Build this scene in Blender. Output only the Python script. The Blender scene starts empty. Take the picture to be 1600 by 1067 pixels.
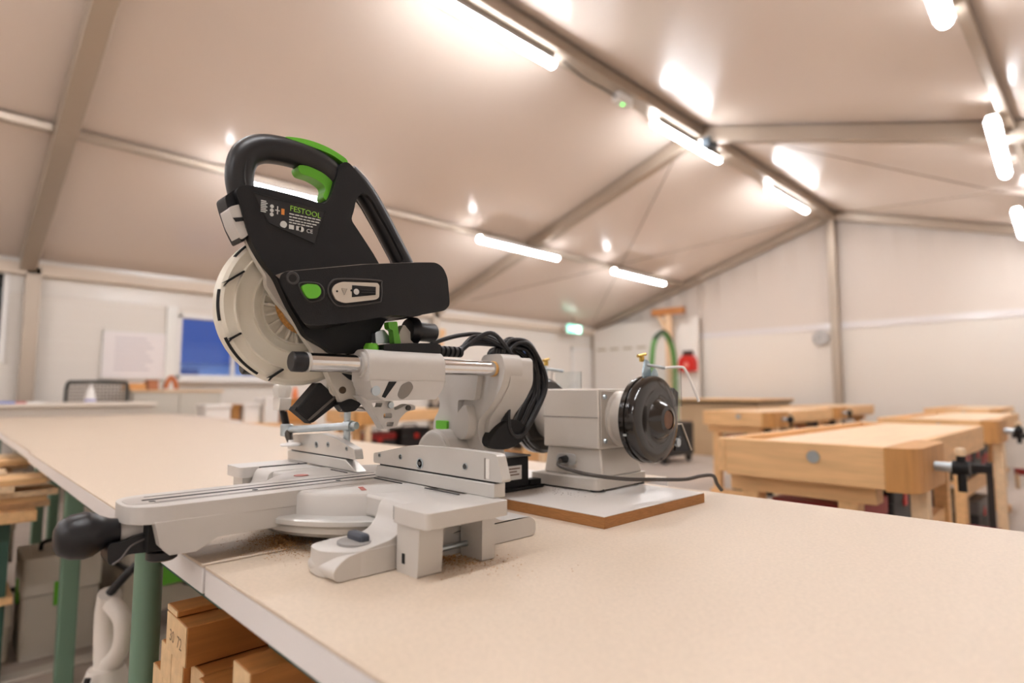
import bpy, bmesh, math, random
from mathutils import Vector, Matrix
from mathutils.geometry import tessellate_polygon
SC = bpy.context.scene
COL = SC.collection
random.seed(7)
R = math.radians

# ------------------------------------------------------------------ camera
cam = bpy.data.cameras.new('camera')
cam_o = bpy.data.objects.new('camera', cam)
COL.objects.link(cam_o)
cam.sensor_width = 36.0
cam.lens = 20.7
cam.clip_start = 0.02
cam_o.location = (0, 0, 1.08)
cam_o.rotation_euler = (R(90 + 4.908), 0, R(45.72))
cam.dof.use_dof = True
cam.dof.focus_distance = 0.93
cam.dof.aperture_fstop = 2.2
SC.camera = cam_o

# ------------------------------------------------------------------ world: dusk sky
w = bpy.data.worlds.new('dusk'); SC.world = w; w.use_nodes = True
bg = w.node_tree.nodes['Background']
bg.inputs[0].default_value = (0.22, 0.34, 0.60, 1)
bg.inputs[1].default_value = 0.4
SC.view_settings.view_transform = 'Standard'
SC.view_settings.look = 'None'
SC.view_settings.exposure = 2.23
SC.view_settings.gamma = 1.0
SC.cycles.max_bounces = 7; SC.cycles.diffuse_bounces = 4; SC.cycles.glossy_bounces = 4; SC.cycles.transmission_bounces = 6
SC.cycles.adaptive_threshold = 0.03; SC.cycles.caustics_reflective = False; SC.cycles.caustics_refractive = False
LAMP_W = 13.0          # emission of the tube lamps

# ------------------------------------------------------------------ materials
def lin(c):
    return tuple(((v / 255) / 12.92 if v / 255 <= .04045 else ((v / 255 + .055) / 1.055) ** 2.4) for v in c) + (1.0,)
MATS = {}
def mat(name, rgb, rough=.5, metal=0., var=0., scale=8., bump=0., bscale=60., coat=0., spec=.5, stretch=None, trans=0., emit=None, alpha=None):
    if name in MATS: return MATS[name]
    m = bpy.data.materials.new(name); m.use_nodes = True
    nt = m.node_tree; b = nt.nodes['Principled BSDF']
    c = lin(rgb)
    b.inputs['Base Color'].default_value = c
    b.inputs['Roughness'].default_value = rough
    b.inputs['Metallic'].default_value = metal
    b.inputs['Coat Weight'].default_value = coat
    b.inputs['Specular IOR Level'].default_value = spec
    b.inputs['Transmission Weight'].default_value = trans
    if emit:
        b.inputs['Emission Color'].default_value = lin(emit[0]); b.inputs['Emission Strength'].default_value = emit[1]
    if var < .06: var = 0          # too faint to see: keep the shader cheap
    if bump <= .15: bump = 0
    tc = nt.nodes.new('ShaderNodeTexCoord'); mp = nt.nodes.new('ShaderNodeMapping')
    nt.links.new(tc.outputs['Object'], mp.inputs['Vector'])
    if stretch: mp.inputs['Scale'].default_value = stretch
    if var:
        n = nt.nodes.new('ShaderNodeTexNoise'); n.inputs['Scale'].default_value = scale; n.inputs['Detail'].default_value = 3
        nt.links.new(mp.outputs[0], n.inputs['Vector'])
        r = nt.nodes.new('ShaderNodeValToRGB')
        r.color_ramp.elements[0].position = .3; r.color_ramp.elements[1].position = .7
        r.color_ramp.elements[0].color = tuple(v * (1 - var) for v in c[:3]) + (1,)
        r.color_ramp.elements[1].color = tuple(min(1, v * (1 + var * .6)) for v in c[:3]) + (1,)
        nt.links.new(n.outputs['Fac'], r.inputs[0]); nt.links.new(r.outputs[0], b.inputs['Base Color'])
    if bump:
        n2 = nt.nodes.new('ShaderNodeTexNoise'); n2.inputs['Scale'].default_value = bscale; n2.inputs['Detail'].default_value = 2
        nt.links.new(mp.outputs[0], n2.inputs['Vector'])
        bp = nt.nodes.new('ShaderNodeBump'); bp.inputs['Strength'].default_value = bump; bp.inputs['Distance'].default_value = .002
        nt.links.new(n2.outputs['Fac'], bp.inputs['Height']); nt.links.new(bp.outputs[0], b.inputs['Normal'])
    MATS[name] = m
    return m

GREY = mat('grey_cast', (206, 201, 195), .42, .05, .04, 5, .12, 400)
GREYM = mat('machined_aluminium', (208, 205, 200), .35, .45, .05, 30, .05, 200, stretch=(1, 8, 8))
CREAM = mat('guard_cream', (236, 229, 213), .42, 0, .02, 6)
BLACK = mat('black_plastic', (20, 19, 21), .5, 0, .12, 40, .25, 900, spec=.35)
BLACKS = mat('black_rubber', (24, 23, 26), .38, 0, .05, 20, .1, 500)
GREEN = mat('green_plastic', (104, 190, 48), .4)
CHROME = mat('chrome', (222, 220, 218), .12, 1.)
STEEL = mat('zinc_steel', (190, 200, 205), .3, .9, .1, 30)
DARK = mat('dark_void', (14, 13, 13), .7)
MDF = mat('hardboard_top', (214, 196, 175), .5, 0, .07, 220, .2, 700)
MDFEDGE = mat('mdf_edge', (176, 122, 70), .75, 0, .18, 60, .3, 300, stretch=(1, 1, 12))
MELA = mat('white_melamine', (226, 220, 214), .32, 0, .03, 9)
EDGE = mat('pale_edge_band', (234, 230, 228), .38, 0, .02, 4)
LEGG = mat('green_painted_steel', (112, 142, 120), .45, 0, .05, 6)
LEGD = mat('dark_green_painted_steel', (52, 84, 72), .5, 0, .05, 6)
BEECH = mat('beech_wood', (236, 190, 136), .5, 0, .14, 3.5, .08, 60, stretch=(10, 1, 10))
BEECHX = mat('beech_wood_cross', (238, 192, 138), .5, 0, .14, 3.5, .08, 60, stretch=(1, 10, 10))
BEECHT = mat('beech_top', (232, 202, 164), .45, 0, .1, 3, .05, 60, stretch=(10, 1, 10))
PINE = mat('pine_lumber', (188, 122, 58), .6, 0, .22, 4, .15, 60, stretch=(14, 1, 14))
PINEEND = mat('pine_end_grain', (226, 192, 146), .75, 0, .14, 45, .2, 120)
PINEL = mat('pale_offcut', (236, 204, 164), .6, 0, .16, 4, .1, 60, stretch=(2, 14, 14))
FAB = mat('roof_membrane', (230, 215, 203), .24, 0, .02, .6, .02, 2, spec=.35)
GFAB = mat('gable_fabric', (218, 206, 195), .55, 0, .03, .8)
PANEL = mat('wall_panel', (230, 222, 212), .5, 0, .02, 1.5)
WALLW = mat('wall_white', (242, 238, 232), .5, 0, .02, 1.5)
PANELW = mat('wall_panel_white', (234, 227, 219), .5, 0, .02, 1.5)
ALU = mat('tent_aluminium', (186, 172, 156), .38, .55, .05, 4)
ALUD = mat('tent_aluminium_dark', (140, 120, 100), .45, .4, .06, 4)
FLOOR = mat('floor_boards', (190, 176, 164), .42, 0, .2, 2.2, .15, 40, stretch=(1, .3, 1))
GRIND = mat('grinder_grey', (208, 200, 190), .42, .25, .03, 8, .1, 300)
BROWNB = mat('glossy_dark_guard', (34, 28, 24), .18, .2, .2, 12, coat=.6)
WHITE = mat('white_paint', (236, 232, 228), .45)
RED = mat('red_plastic', (206, 40, 30), .45)
TUBE = mat('lamp_diffuser', (255, 250, 242), .4, emit=((248, 250, 255), LAMP_W))

# ------------------------------------------------------------------ mesh helpers
class MB:
    def __init__(s): s.v = []; s.f = []
    def add(s, vs, fs):
        o = len(s.v); s.v += [tuple(v) for v in vs]; s.f += [tuple(i + o for i in f) for f in fs]; return s
    def box(s, a, b, m=None):
        x0, y0, z0 = a; x1, y1, z1 = b
        vs = [Vector(p) for p in ((x0,y0,z0),(x1,y0,z0),(x1,y1,z0),(x0,y1,z0),(x0,y0,z1),(x1,y0,z1),(x1,y1,z1),(x0,y1,z1))]
        if m is not None: vs = [m @ v for v in vs]
        return s.add(vs, [(0,3,2,1),(4,5,6,7),(0,1,5,4),(1,2,6,5),(2,3,7,6),(3,0,4,7)])
    def prism(s, outer, a, b, axis='x', holes=(), m=None):
        loops = [list(outer)] + [list(h) for h in holes]
        def P(u, v, t): return {'x': (t, u, v), 'y': (u, t, v), 'z': (u, v, t)}[axis]
        flat = [p for l in loops for p in l]; n = len(flat)
        tris = tessellate_polygon([[Vector((p[0], p[1], 0)) for p in l] for l in loops])
        vs = [Vector(P(p[0], p[1], a)) for p in flat] + [Vector(P(p[0], p[1], b)) for p in flat]
        if m is not None: vs = [m @ v for v in vs]
        if len(loops) == 1:
            fs = [tuple(range(n)), tuple(range(2 * n - 1, n - 1, -1))]
            if n > 8: fs = [tuple(t) for t in tris] + [tuple(i + n for i in t) for t in tris]
        else:
            fs = [tuple(t) for t in tris] + [tuple(i + n for i in t) for t in tris]
        o = 0
        for l in loops:
            k = len(l)
            for i in range(k): fs.append((o + i, o + (i + 1) % k, n + o + (i + 1) % k, n + o + i))
            o += k
        return s.add(vs, fs)
    def lathe(s, prof, c=(0, 0, 0), axis='z', n=32, a0=0., a1=2 * math.pi, m=None):
        full = abs(a1 - a0 - 2 * math.pi) < 1e-6; k = n if full else n + 1
        vs = []
        for r, h in prof:
            for i in range(k):
                a = a0 + (a1 - a0) * i / n; p, q = r * math.cos(a), r * math.sin(a)
                v = {'z': (p, q, h), 'x': (h, p, q), 'y': (q, h, p)}[axis]
                vs.append(Vector((c[0] + v[0], c[1] + v[1], c[2] + v[2])))
        if m is not None: vs = [m @ v for v in vs]
        fs = []
        for j in range(len(prof) - 1):
            for i in range(n):
                i2 = (i + 1) % k
                fs.append((j * k + i, j * k + i2, (j + 1) * k + i2, (j + 1) * k + i))
        if full:
            if prof[0][0] > 1e-6: fs.append(tuple(range(k)))
            if prof[-1][0] > 1e-6: fs.append(tuple((len(prof) - 1) * k + i for i in range(k)))
        return s.add(vs, fs)
    def cyl(s, p0, p1, r0, r1=None, n=16):
        return s.tube([p0, p1], [r0, r0 if r1 is None else r1], n)
    def tube(s, path, r, n=10, closed=False, sq=1.0):
        pts = [Vector(p) for p in path]; N = len(pts)
        rs = r if isinstance(r, (list, tuple)) else [r] * N
        vs = []; up = None
        for i, p in enumerate(pts):
            if closed: t = pts[(i + 1) % N] - pts[i - 1]
            else: t = pts[min(i + 1, N - 1)] - pts[max(i - 1, 0)]
            t.normalize()
            if up is None:
                up = Vector((0, 0, 1)) if abs(t.z) < .9 else Vector((1, 0, 0))
            up = (up - t * up.dot(t)).normalized(); side = t.cross(up)
            for k in range(n):
                a = 2 * math.pi * (k + .5) / n
                vs.append(p + (side * math.cos(a) * sq + up * math.sin(a)) * rs[i])
        fs = []
        for i in range(N if closed else N - 1):
            j = (i + 1) % N
            for k in range(n): fs.append((i * n + k, i * n + (k + 1) % n, j * n + (k + 1) % n, j * n + k))
        if not closed: fs += [tuple(range(n)), tuple((N - 1) * n + k for k in range(n))]
        return s.add(vs, fs)
    def build(s, name, m, parent=None, bev=0., seg=3, smooth=40, loc=None, rot=None):
        me = bpy.data.meshes.new(name)
        me.from_pydata(s.v, [], s.f)
        bm = bmesh.new(); bm.from_mesh(me)
        bmesh.ops.remove_doubles(bm, verts=bm.verts, dist=1e-6)
        bmesh.ops.recalc_face_normals(bm, faces=bm.faces)
        bm.to_mesh(me); bm.free()
        me.materials.append(m)
        if smooth:
            me.polygons.foreach_set('use_smooth', [True] * len(me.polygons))
            me.set_sharp_from_angle(angle=R(smooth))
        o = bpy.data.objects.new(name, me); COL.objects.link(o)
        if parent: o.parent = parent
        if loc: o.location = loc
        if rot: o.rotation_euler = rot
        if bev:
            b = o.modifiers.new('bevel', 'BEVEL'); b.width = bev; b.segments = seg; b.limit_method = 'ANGLE'; b.angle_limit = R(35)
            b.use_clamp_overlap = True
        return o

def fillet(pts, r, n=5):
    out = []; N = len(pts)
    rs = r if isinstance(r, (list, tuple)) else [r] * N
    for i in range(N):
        p = Vector(pts[i]); a = Vector(pts[i - 1]) - p; b = Vector(pts[(i + 1) % N]) - p
        la, lb = a.length, b.length
        d = min(rs[i], la * .48, lb * .48)
        if d < 1e-5: out.append(tuple(p)); continue
        q0 = p + a.normalized() * d; q1 = p + b.normalized() * d
        for k in range(n + 1):
            t = k / n
            q = q0 * (1 - t) ** 2 + p * 2 * t * (1 - t) + q1 * t * t
            out.append((q.x, q.y))
    return out
def spl(pts, k=6, closed=False):
    P = [Vector(p) for p in pts]; N = len(P); out = []
    for i in range(N if closed else N - 1):
        if closed: a, b, c, d = P[i - 1], P[i], P[(i + 1) % N], P[(i + 2) % N]
        else: a, b, c, d = P[max(i - 1, 0)], P[i], P[i + 1], P[min(i + 2, N - 1)]
        for j in range(k):
            t = j / k
            out.append(tuple(.5 * ((2 * b) + (c - a) * t + (2 * a - 5 * b + 4 * c - d) * t * t + (3 * b - a - 3 * c + d) * t ** 3)))
    if not closed: out.append(tuple(P[-1]))
    return out
def mm(l): return [tuple(v / 1000 for v in p) for p in l]
def rrect(x0, y0, x1, y1, r, n=4): return fillet([(x0, y0), (x1, y0), (x1, y1), (x0, y1)], r, n)
def empty(name, loc, rz=0.):
    o = bpy.data.objects.new(name, None); COL.objects.link(o); o.location = loc; o.rotation_euler = (0, 0, rz)
    o.empty_display_size = .05
    return o
def tag(o, label=None, cat=None, group=None, kind=None):
    if label: o['label'] = label
    if cat: o['category'] = cat
    if group: o['group'] = group
    if kind: o['kind'] = kind
    return o
def struct(o, label): o['kind'] = 'structure'; o['label'] = label; return o
def copy_tree(o, parent=None):
    c = o.copy(); COL.objects.link(c); c.parent = parent
    for ch in list(o.children): copy_tree(ch, c)
    return c
def text(s, size, m, parent, origin, right=(0, 1, 0), up=(0, 0, 1), name='lettering', ext=.0002):
    cu = bpy.data.curves.new(name, 'FONT'); cu.body = s; cu.size = size; cu.extrude = ext; cu.resolution_u = 3
    o = bpy.data.objects.new(name, cu); COL.objects.link(o)
    me = bpy.data.meshes.new_from_object(o.evaluated_get(bpy.context.evaluated_depsgraph_get()))
    bpy.data.objects.remove(o); bpy.data.curves.remove(cu)
    me.name = name; me.materials.clear(); me.materials.append(m)
    o = bpy.data.objects.new(name, me); COL.objects.link(o)
    r = Vector(right).normalized(); u = Vector(up).normalized(); nrm = r.cross(u)
    M = Matrix(((r.x, u.x, nrm.x, origin[0]), (r.y, u.y, nrm.y, origin[1]), (r.z, u.z, nrm.z, origin[2]), (0, 0, 0, 1)))
    o.matrix_local = M
    if parent: o.parent = parent; o.matrix_local = M
    return o

# ------------------------------------------------------------------ the tent
XL, XR, YB, YF = -8.64, 1.93, 11.2, -8.6      # left wall, right wall, far gable, near gable
XRG, ZR, ZE = -3.355, 4.27, 2.60              # ridge, eaves
SL = (ZR - ZE) / (XRG - XL)
def roofz(x): return ZR - abs(x - XRG) * SL
o = MB().box((XL - .1, YF - .1, -.06), (XR + .1, YB + .1, 0)).build('floor', FLOOR); struct(o, 'grey-brown workshop floor under the benches')
def roof(x0, x1):
    b = MB(); nx, ny = 14, 40; vs = []; fs = []
    for i in range(nx + 1):
        for j in range(ny + 1):
            x = x0 + (x1 - x0) * i / nx; y = YF + (YB - YF) * j / ny
            # the membrane sags a little between its beams
            sag = .03 * math.sin(math.pi * i / nx * 2) ** 2 * math.sin(math.pi * ((y - .75) / 5.5)) ** 2
            vs.append((x, y, roofz(x) - sag * .4))
    for i in range(nx):
        for j in range(ny): fs.append((i * (ny + 1) + j, (i + 1) * (ny + 1) + j, (i + 1) * (ny + 1) + j + 1, i * (ny + 1) + j + 1))
    k = len(vs); vs += [(a, b_, c + .03) for a, b_, c in vs]; fs += [tuple(v + k for v in f) for f in fs]
    b.add(vs, fs)
    return b.build('ceiling', FAB, smooth=60)
struct(roof(XL, XRG), 'beige tent roof membrane sloping down to the window wall')
struct(roof(XRG, XR), 'beige tent roof membrane on the far side of the ridge')
TN = [0]
def trim(b, label, m=ALU, bev=.008):
    TN[0] += 1
    return struct(b.build('trim_%d' % TN[0], m, bev=bev), label)
def beamX(y, w=.16, h=.2, lab=''):
    for s, x1 in ((-1, XL + .05), (1, XR - .05)):
        b = MB()
        b.prism([(XRG, ZR - .012), (XRG, ZR - h - .03), (x1, roofz(x1) - h), (x1, roofz(x1) - .012)], y - w / 2, y + w / 2, 'y')
        trim(b, lab + (' on the window-wall slope' if s < 0 else ' on the right-hand slope'), ALU)
beamX(.66, .15, .2, 'roof rafter nearest the camera')
beamX(6.4, .13, .16, 'middle roof rafter')
beamX(YB - .1, .12, .13, 'roof rafter against the far gable')
beamX(YF + .1, .12, .13, 'roof rafter at the near gable')
PX = (-6.21, -.50)
for x, n in ((PX[0], 'left'), (PX[1], 'right')):
    z = roofz(x)
    for y0, y1, q in ((YF + .2, .58, 'near'), (.74, 6.32, 'middle'), (6.48, YB - .18, 'far')):
        b = MB().box((x - .035, y0, z - .085), (x + .035, y1, z - .015)); trim(b, '%s purlin under the roof membrane, %s bay' % (n, q), ALU)
b = MB().prism([(XRG - .09, ZR - .05), (XRG, ZR - .015), (XRG + .09, ZR - .05), (XRG + .09, ZR - .17), (XRG - .09, ZR - .17)], YF + .2, YB - .18, 'y')
trim(b, 'ridge beam along the top of the tent', ALU)
for x, n in ((XL + .07, 'window'), (XR - .07, 'right-hand')):
    b = MB().box((x - .06, YF + .1, ZE - .19), (x + .06, YB - .1, ZE - .06)); trim(b, 'eave beam above the %s wall' % n, mat('eave_beam', (222, 206, 188), .45))
    for y, q in ((.72, 'nearest'), (6.4, 'middle'), (YB - .12, 'corner')):
        b = MB().box((x - .06, y - .07, 0), (x + .06, y + .07, ZE - .1)); trim(b, '%s upright post of the %s wall' % (q, n), ALU)
# bracing cables in the roof
for p, q in (((XRG - .3, 6.5, roofz(XRG - .3) - .05), (XL + .4, 10.6, roofz(XL + .4) - .06)), ((XRG + .3, 6.5, roofz(XRG + .3) - .05), (1.2, 10.8, roofz(1.2) - .06)),
             ((XRG - .4, YB - .4, roofz(XRG - .4) - .05), (XL + .6, 6.8, roofz(XL + .6) - .06)), ((XRG + .4, YB - .4, roofz(XRG + .4) - .05), (1.2, 6.8, roofz(1.2) - .06))):
    trim(MB().tube([p, q], .006, 6), 'thin bracing cable across the far roof bay', ALUD, 0)

# left wall with a window opening
WY0, WY1, WZ0, WZ1 = 2.29, 3.62, 1.31, 2.06
b = MB()
T0 = XL - .05
for (a, c) in (((T0, YF, 0), (XL, WY0, 2.2)), ((T0, WY1, 0), (XL, YB, 2.2)), ((T0, WY0, 0), (XL, WY1, WZ0)), ((T0, WY0, WZ1), (XL, WY1, 2.2))): b.box(a, c)
wl = struct(b.build('wall_left', PANEL), 'beige panelled long side wall with a window')
b = MB()
for i in range(10):
    z = .21 * (i + 1)
    for (y0, y1) in (((YF, WY0 - .12), (WY1 + .06, YB)) if WZ0 - .05 < z < WZ1 + .05 else ((YF, YB),)):
        b.box((XL, y0, z - .004), (XL + .006, y1, z + .004))
b.build('panel_rib', PANELW, wl)
o = MB().box((T0, YF, 2.2), (XL + .012, YB, 2.62)).build('trim_70', mat('clear_strip', (236, 230, 222), .15, 0, spec=.6)); struct(o, 'glossy pale strip between side wall and eave')
win = empty('window_1', (XL, WY0, WZ0)); struct(win, 'side-wall window with a dusk-blue view')
W_, H_ = WY1 - WY0, WZ1 - WZ0
f = MB()
for a, c in (((-.05, -.05, -.06), (.03, W_ + .05, 0)), ((-.05, -.05, H_), (.03, W_ + .05, H_ + .06)), ((-.05, -.06, -.06), (.03, 0, H_ + .06)), ((-.05, W_, -.06), (.03, W_ + .06, H_ + .06)), ((-.03, W_ / 2 - .025, 0), (.02, W_ / 2 + .025, H_))): f.box(a, c)
f.build('window_frame', WHITE, win, bev=.006)
GL = mat('window_glass', (225, 235, 245), .02, 0, trans=1.0)
MB().box((-.03, 0, 0), (-.024, W_ / 2 - .025, H_)).build('pane', GL, win)
MB().box((-.03, W_ / 2 + .025, 0), (-.024, W_, H_)).build('pane', GL, win)
MB().box((-.02, -.08, -.1), (.12, W_ + .08, -.06)).build('window_sill', WHITE, win, bev=.005)
o = MB().box((XL, 2.1, 0), (XL + .06, 2.225, 2.2)).build('trim_71', mat('glossy_white', (240, 238, 232), .12), bev=.01); struct(o, 'glossy white upright beside the window')
# outside the window: snowy yard and a dark hall
o = MB().box((-40, -30, -.5), (-8.9, 40, -.3)).build('ground_outside', mat('dusk_snow', (210, 215, 225), .8, 0, .1, .3)); struct(o, 'snow-covered yard outside the window')
hb = empty('hall_building', (-22, 7, -.3)); tag(hb, 'dark blue hall seen through the side-wall window', 'building')
MB().box((-3, -7, 0), (0, 6, 2.35)).build('wall', mat('hall_wall', (206, 214, 230), .7), hb)
MB().prism([(-3.4, 2.35), (.5, 2.35), (-.2, 5.2), (-2.8, 5.2)], -7.4, 6.4, 'y').build('roof', mat('hall_roof', (96, 118, 168), .7), hb)
for i in range(5):
    MB().box((-.02, -6 + i * 2.3, .8), (.06, -5.2 + i * 2.3, 2.15)).build('window', mat('hall_glass', (90, 112, 160), .2), hb)

# gable walls
def gable_pts(z0): return [(XL, z0), (XR, z0), (XR, ZE), (XRG, ZR), (XL, ZE)]
b = MB().box((XL, YB, 0), (XR, YB + .05, 2.2))
wr = struct(b.build('wall_rear', PANEL), 'beige panelled far gable wall below the pale strip')
b = MB()
vs = []; fs = []; nx = 200; nz = 14
for i in range(nx + 1):
    x = XL + (XR - XL) * i / nx
    for j in range(nz + 1):
        z = 2.2 + (roofz(x) - 2.2) * j / nz
        am = .016 * (j / nz) * (1 - .2 * math.sin(x * 1.3))
        vs.append((x, YB + .02 - am * (math.sin(x * 17) + .6 * math.sin(x * 41 + z * 2)), z))
for i in range(nx):
    for j in range(nz): fs.append((i * (nz + 1) + j, (i + 1) * (nz + 1) + j, (i + 1) * (nz + 1) + j + 1, i * (nz + 1) + j + 1))
k = len(vs); vs += [(x, YB + .08, z) for x, y, z in vs]; fs += [tuple(v + k for v in f_) for f_ in fs]
b.add(vs, fs)
struct(b.build('wall_gable', GFAB, smooth=80), 'pale fabric in the far gable with faint vertical folds')
o = MB().box((XL + .1, YB - .015, 2.17), (XR - .1, YB + .01, 2.285)).build('trim_72', mat('gable_strip', (230, 224, 222), .1, 0, spec=.7)); struct(o, 'glossy pale strip across the far gable wall')
o = MB().box((XRG - .065, YB - .14, 0), (XRG + .065, YB - .03, ZR - .16)).build('trim_73', ALU, bev=.01); struct(o, 'upright post below the apex of the far gable')
o = MB().box((XL, YF - .05, 0), (XR, YF, ZE)).prism([(XL, ZE), (XR, ZE), (XRG, ZR)], YF - .05, YF, 'y').build('wall_front', WALLW); struct(o, 'gable wall behind the camera')
o = MB().box((XR, YF, 0), (XR + .05, YB, ZE + .02)).build('wall_right', WALLW); struct(o, 'long side wall to the right of the camera')
o = MB().prism([(XL + .12, 0), (-5.88, 0), (-5.88, 2.62), (-7.9, 2.62), (XL + .12, 2.5)], YB - .2, YB - .16, 'y').build('wall_partition', PANELW, bev=.004); struct(o, 'white partition board in the left corner of the far gable')
b = MB()
for i in range(4): b.box((-8.4 + i * .34, YB - .21, 2.02), (-8.17 + i * .34, YB - .199, 2.055))
# label holders on the partition
for i in range(4):
    o = MB().box((-.12, 0, -.018), (.12, .012, .018)).build('label_strip', mat('strip_ochre', (176, 158, 126), .5), loc=(-8.3 + i * .36, YB - .212, 2.055))
    tag(o, ('leftmost', 'second', 'third', 'rightmost')[i] + ' small ochre label strip on the white partition', 'label strip', 'label strips on the partition')

# ------------------------------------------------------------------ tube lamps
def lamp(x, y0, y1, z, label, x1=None, cable=.2):
    t = empty('tube_lamp', (x, y0, z)); tag(t, label, 'lamp', 'tube lamps under the tent roof')
    dx = 0 if x1 is None else x1 - x; L = y1 - y0
    ang = math.atan2(dx, L); t.rotation_euler = (0, 0, -ang)
    L = math.hypot(dx, L)
    pr = [(.0, 0), (.026, .004), (.042, .018), (.045, .04), (.045, L - .04), (.042, L - .018), (.026, L - .004), (0, L)]
    MB().lathe(pr, axis='y', n=12).build('diffuser', TUBE, t, smooth=60)
    MB().prism(fillet([(-.053, -.002), (-.034, .052), (.034, .052), (.053, -.002), (.0475, -.002), (.031, .045), (-.031, .045), (-.0475, -.002)], .003, 2), .03, L - .03, 'y').build('housing', WHITE, t)
    h = roofz(x) - z
    for yy in (.22, L - .22):
        MB().tube([(0, yy, .05), (0, yy, max(.09, h - .12))], .006, 6).build('hanger', ALUD, t)
for y0, n in ((2.31, 'nearest in view'), (5.5, 'second'), (8.55, 'farthest'), (-.9, 'overhead, out of view'), (-4.2, 'added unseen behind the camera'), (-7.4, 'added unseen at the near gable')):
    lamp(XRG - .05, y0, y0 + 1.55, 4.05, 'glowing LED tube under the ridge beam, %s in its row' % n)  # tubes behind the camera are unseen, added to light the camera-side faces
for y0, n in ((5.2, 'the longer-looking one crossing the middle rafter'), (8.3, 'the one towards the far gable'), (1.97, 'seen through the saw handle'), (-2.9, 'added unseen behind the camera'), (-6.2, 'added unseen at the near gable')):
    lamp(-6.0, y0, y0 + (1.15 if y0 == 1.97 else 1.66), 3.175, 'glowing LED tube under the left purlin, ' + n)  # the two rearmost are unseen extra light for camera-side faces
for y0, y1, xa, xb, n in ((2.5, 4.08, -.5, -.57, 'cut by the top edge of the picture'), (5.84, 7.45, -.565, -.645, 'the whole one in view'), (9.05, 10.6, -.71, -.78, 'cut by the right edge of the picture'), (-.8, .8, -.5, -.5, 'out of view overhead'), (-4.2, -2.6, -.5, -.5, 'added unseen behind the camera'), (-7.4, -5.8, -.5, -.5, 'added unseen at the near gable')):
    lamp(xa, y0, y1, 3.22, 'glowing LED tube beside the right purlin, ' + n, x1=xb)  # last two: unseen, added as light from behind the camera
# small emergency light box on the ridge
e_ = empty('ridge_box', (XRG, 4.85, ZR - .2)); tag(e_, 'small pale box with a green dot on the ridge beam', 'emergency light')
MB().box((-.05, -.12, -.06), (.05, .12, .03)).build('case', WHITE, e_, bev=.01)
MB().lathe([(0, 0), (.016, 0), (.016, .006), (0, .006)], (0, .0, -.068), 'z', 12).build('green_dot', mat('green_led', (110, 200, 90), .3, emit=((90, 220, 90), 1.2)), e_)
b = MB().tube(spl([(XRG + .02, 3.9, 4.08), (XRG + .03, 4.2, 4.02), (XRG + .03, 4.5, 4.03), (XRG, 4.75, 4.05)], 5), .008, 6)
tag(b.build('ridge_cable', BLACKS), 'dark cable looping along the ridge beam beside the pale box', 'cable')
tag(MB().box((XRG + .1, 6.3, ZR - .32), (XRG + .2, 6.5, ZR - .2)).build('beam_clamp', mat('blue_grey', (70, 82, 92), .5), bev=.01), 'dark block where the middle rafter meets the ridge', 'clamp')

# ------------------------------------------------------------------ big tables
TZ = .86
def big_table(x0, x1, y0, y1, label, legs, leg_r=None, top=MDF, z=TZ, frame=True):
    t = empty('work_table', ((x0 + x1) / 2, (y0 + y1) / 2, 0)); tag(t, label, 'table')
    w_, d_ = (x1 - x0) / 2, (y1 - y0) / 2
    cx, cy = (x0 + x1) / 2, (y0 + y1) / 2
    MB().box((-w_, -d_, z - .0045), (w_, d_, z)).build('table_top', top, t, bev=.0012, seg=2)
    c_ = MB().box((-w_ + .0005, -d_ + .0005, z - .037), (w_ - .0005, d_ - .0005, z - .0047)).build('edge_board', EDGE, t, bev=.0015, seg=2)
    if frame:
        b = MB()
        b.box((-w_ + .08, -d_ + .05, z - .09), (w_ - .08, -d_ + .075, z - .038)); b.box((-w_ + .08, d_ - .075, z - .09), (w_ - .08, d_ - .05, z - .038))
        b
        b.f = b.f[:6]; b.v = b.v[:8]; b.build('apron_rail', LEGD, t, bev=.003)
        MB().box((-w_ + .08, d_ - .075, z - .09), (w_ - .08, d_ - .05, z - .038)).build('apron_rail', LEGD, t, bev=.003)
    for (lx, ly, k) in legs:
        if k == 'round':
            MB().lathe([(.0, 0), (.03, 0), (.03, .012), (.0225, .014), (.0225, z - .04), (0, z - .04)], (lx - cx, ly - cy, 0), 'z', 24).build('leg', LEGG, t)
        else:
            MB().prism(rrect(lx - cx - .028, ly - cy - .028, lx - cx + .028, ly - cy + .028, .008), 0, z - .038, 'z').build('leg', LEGG, t)
    return t
t1 = big_table(-.823, 1.2, .258, 1.245, 'near tan-topped table that carries the saw feet and grinder', [(1.1, .33, 's'), (1.1, 1.17, 's'), (-.74, 1.17, 's'), (-.4, .6, 's')])
t2 = big_table(-2.822, -.832, .258, 1.38, 'second tan-topped table with green legs behind the saw arm', [(-1.235, .293, 'round'), (-2.75, .395, 's'), (-2.74, 1.3, 's'), (-.92, 1.3, 'round')])
t3 = big_table(-4.83, -2.828, .266, 1.58, 'third tan-topped table in the row, left of the saw guard', [(-2.95, 1.5, 's'), (-4.75, .5, 's'), (-4.75, 1.5, 's'), (-2.95, .7, 's')])
t4 = big_table(-6.84, -4.836, .29, 1.74, 'farthest tan-topped table of the row, before the desk', [(-4.95, 1.65, 's'), (-6.7, .4, 's'), (-6.7, 1.65, 's'), (-4.95, .6, 's')])

# ------------------------------------------------------------------ the mitre saw
XC, YS = -.893, .538
saw = empty('mitre_saw', (XC, YS, TZ)); tag(saw, 'light grey sliding mitre saw with black head and green trigger', 'mitre saw')
S = saw
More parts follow.
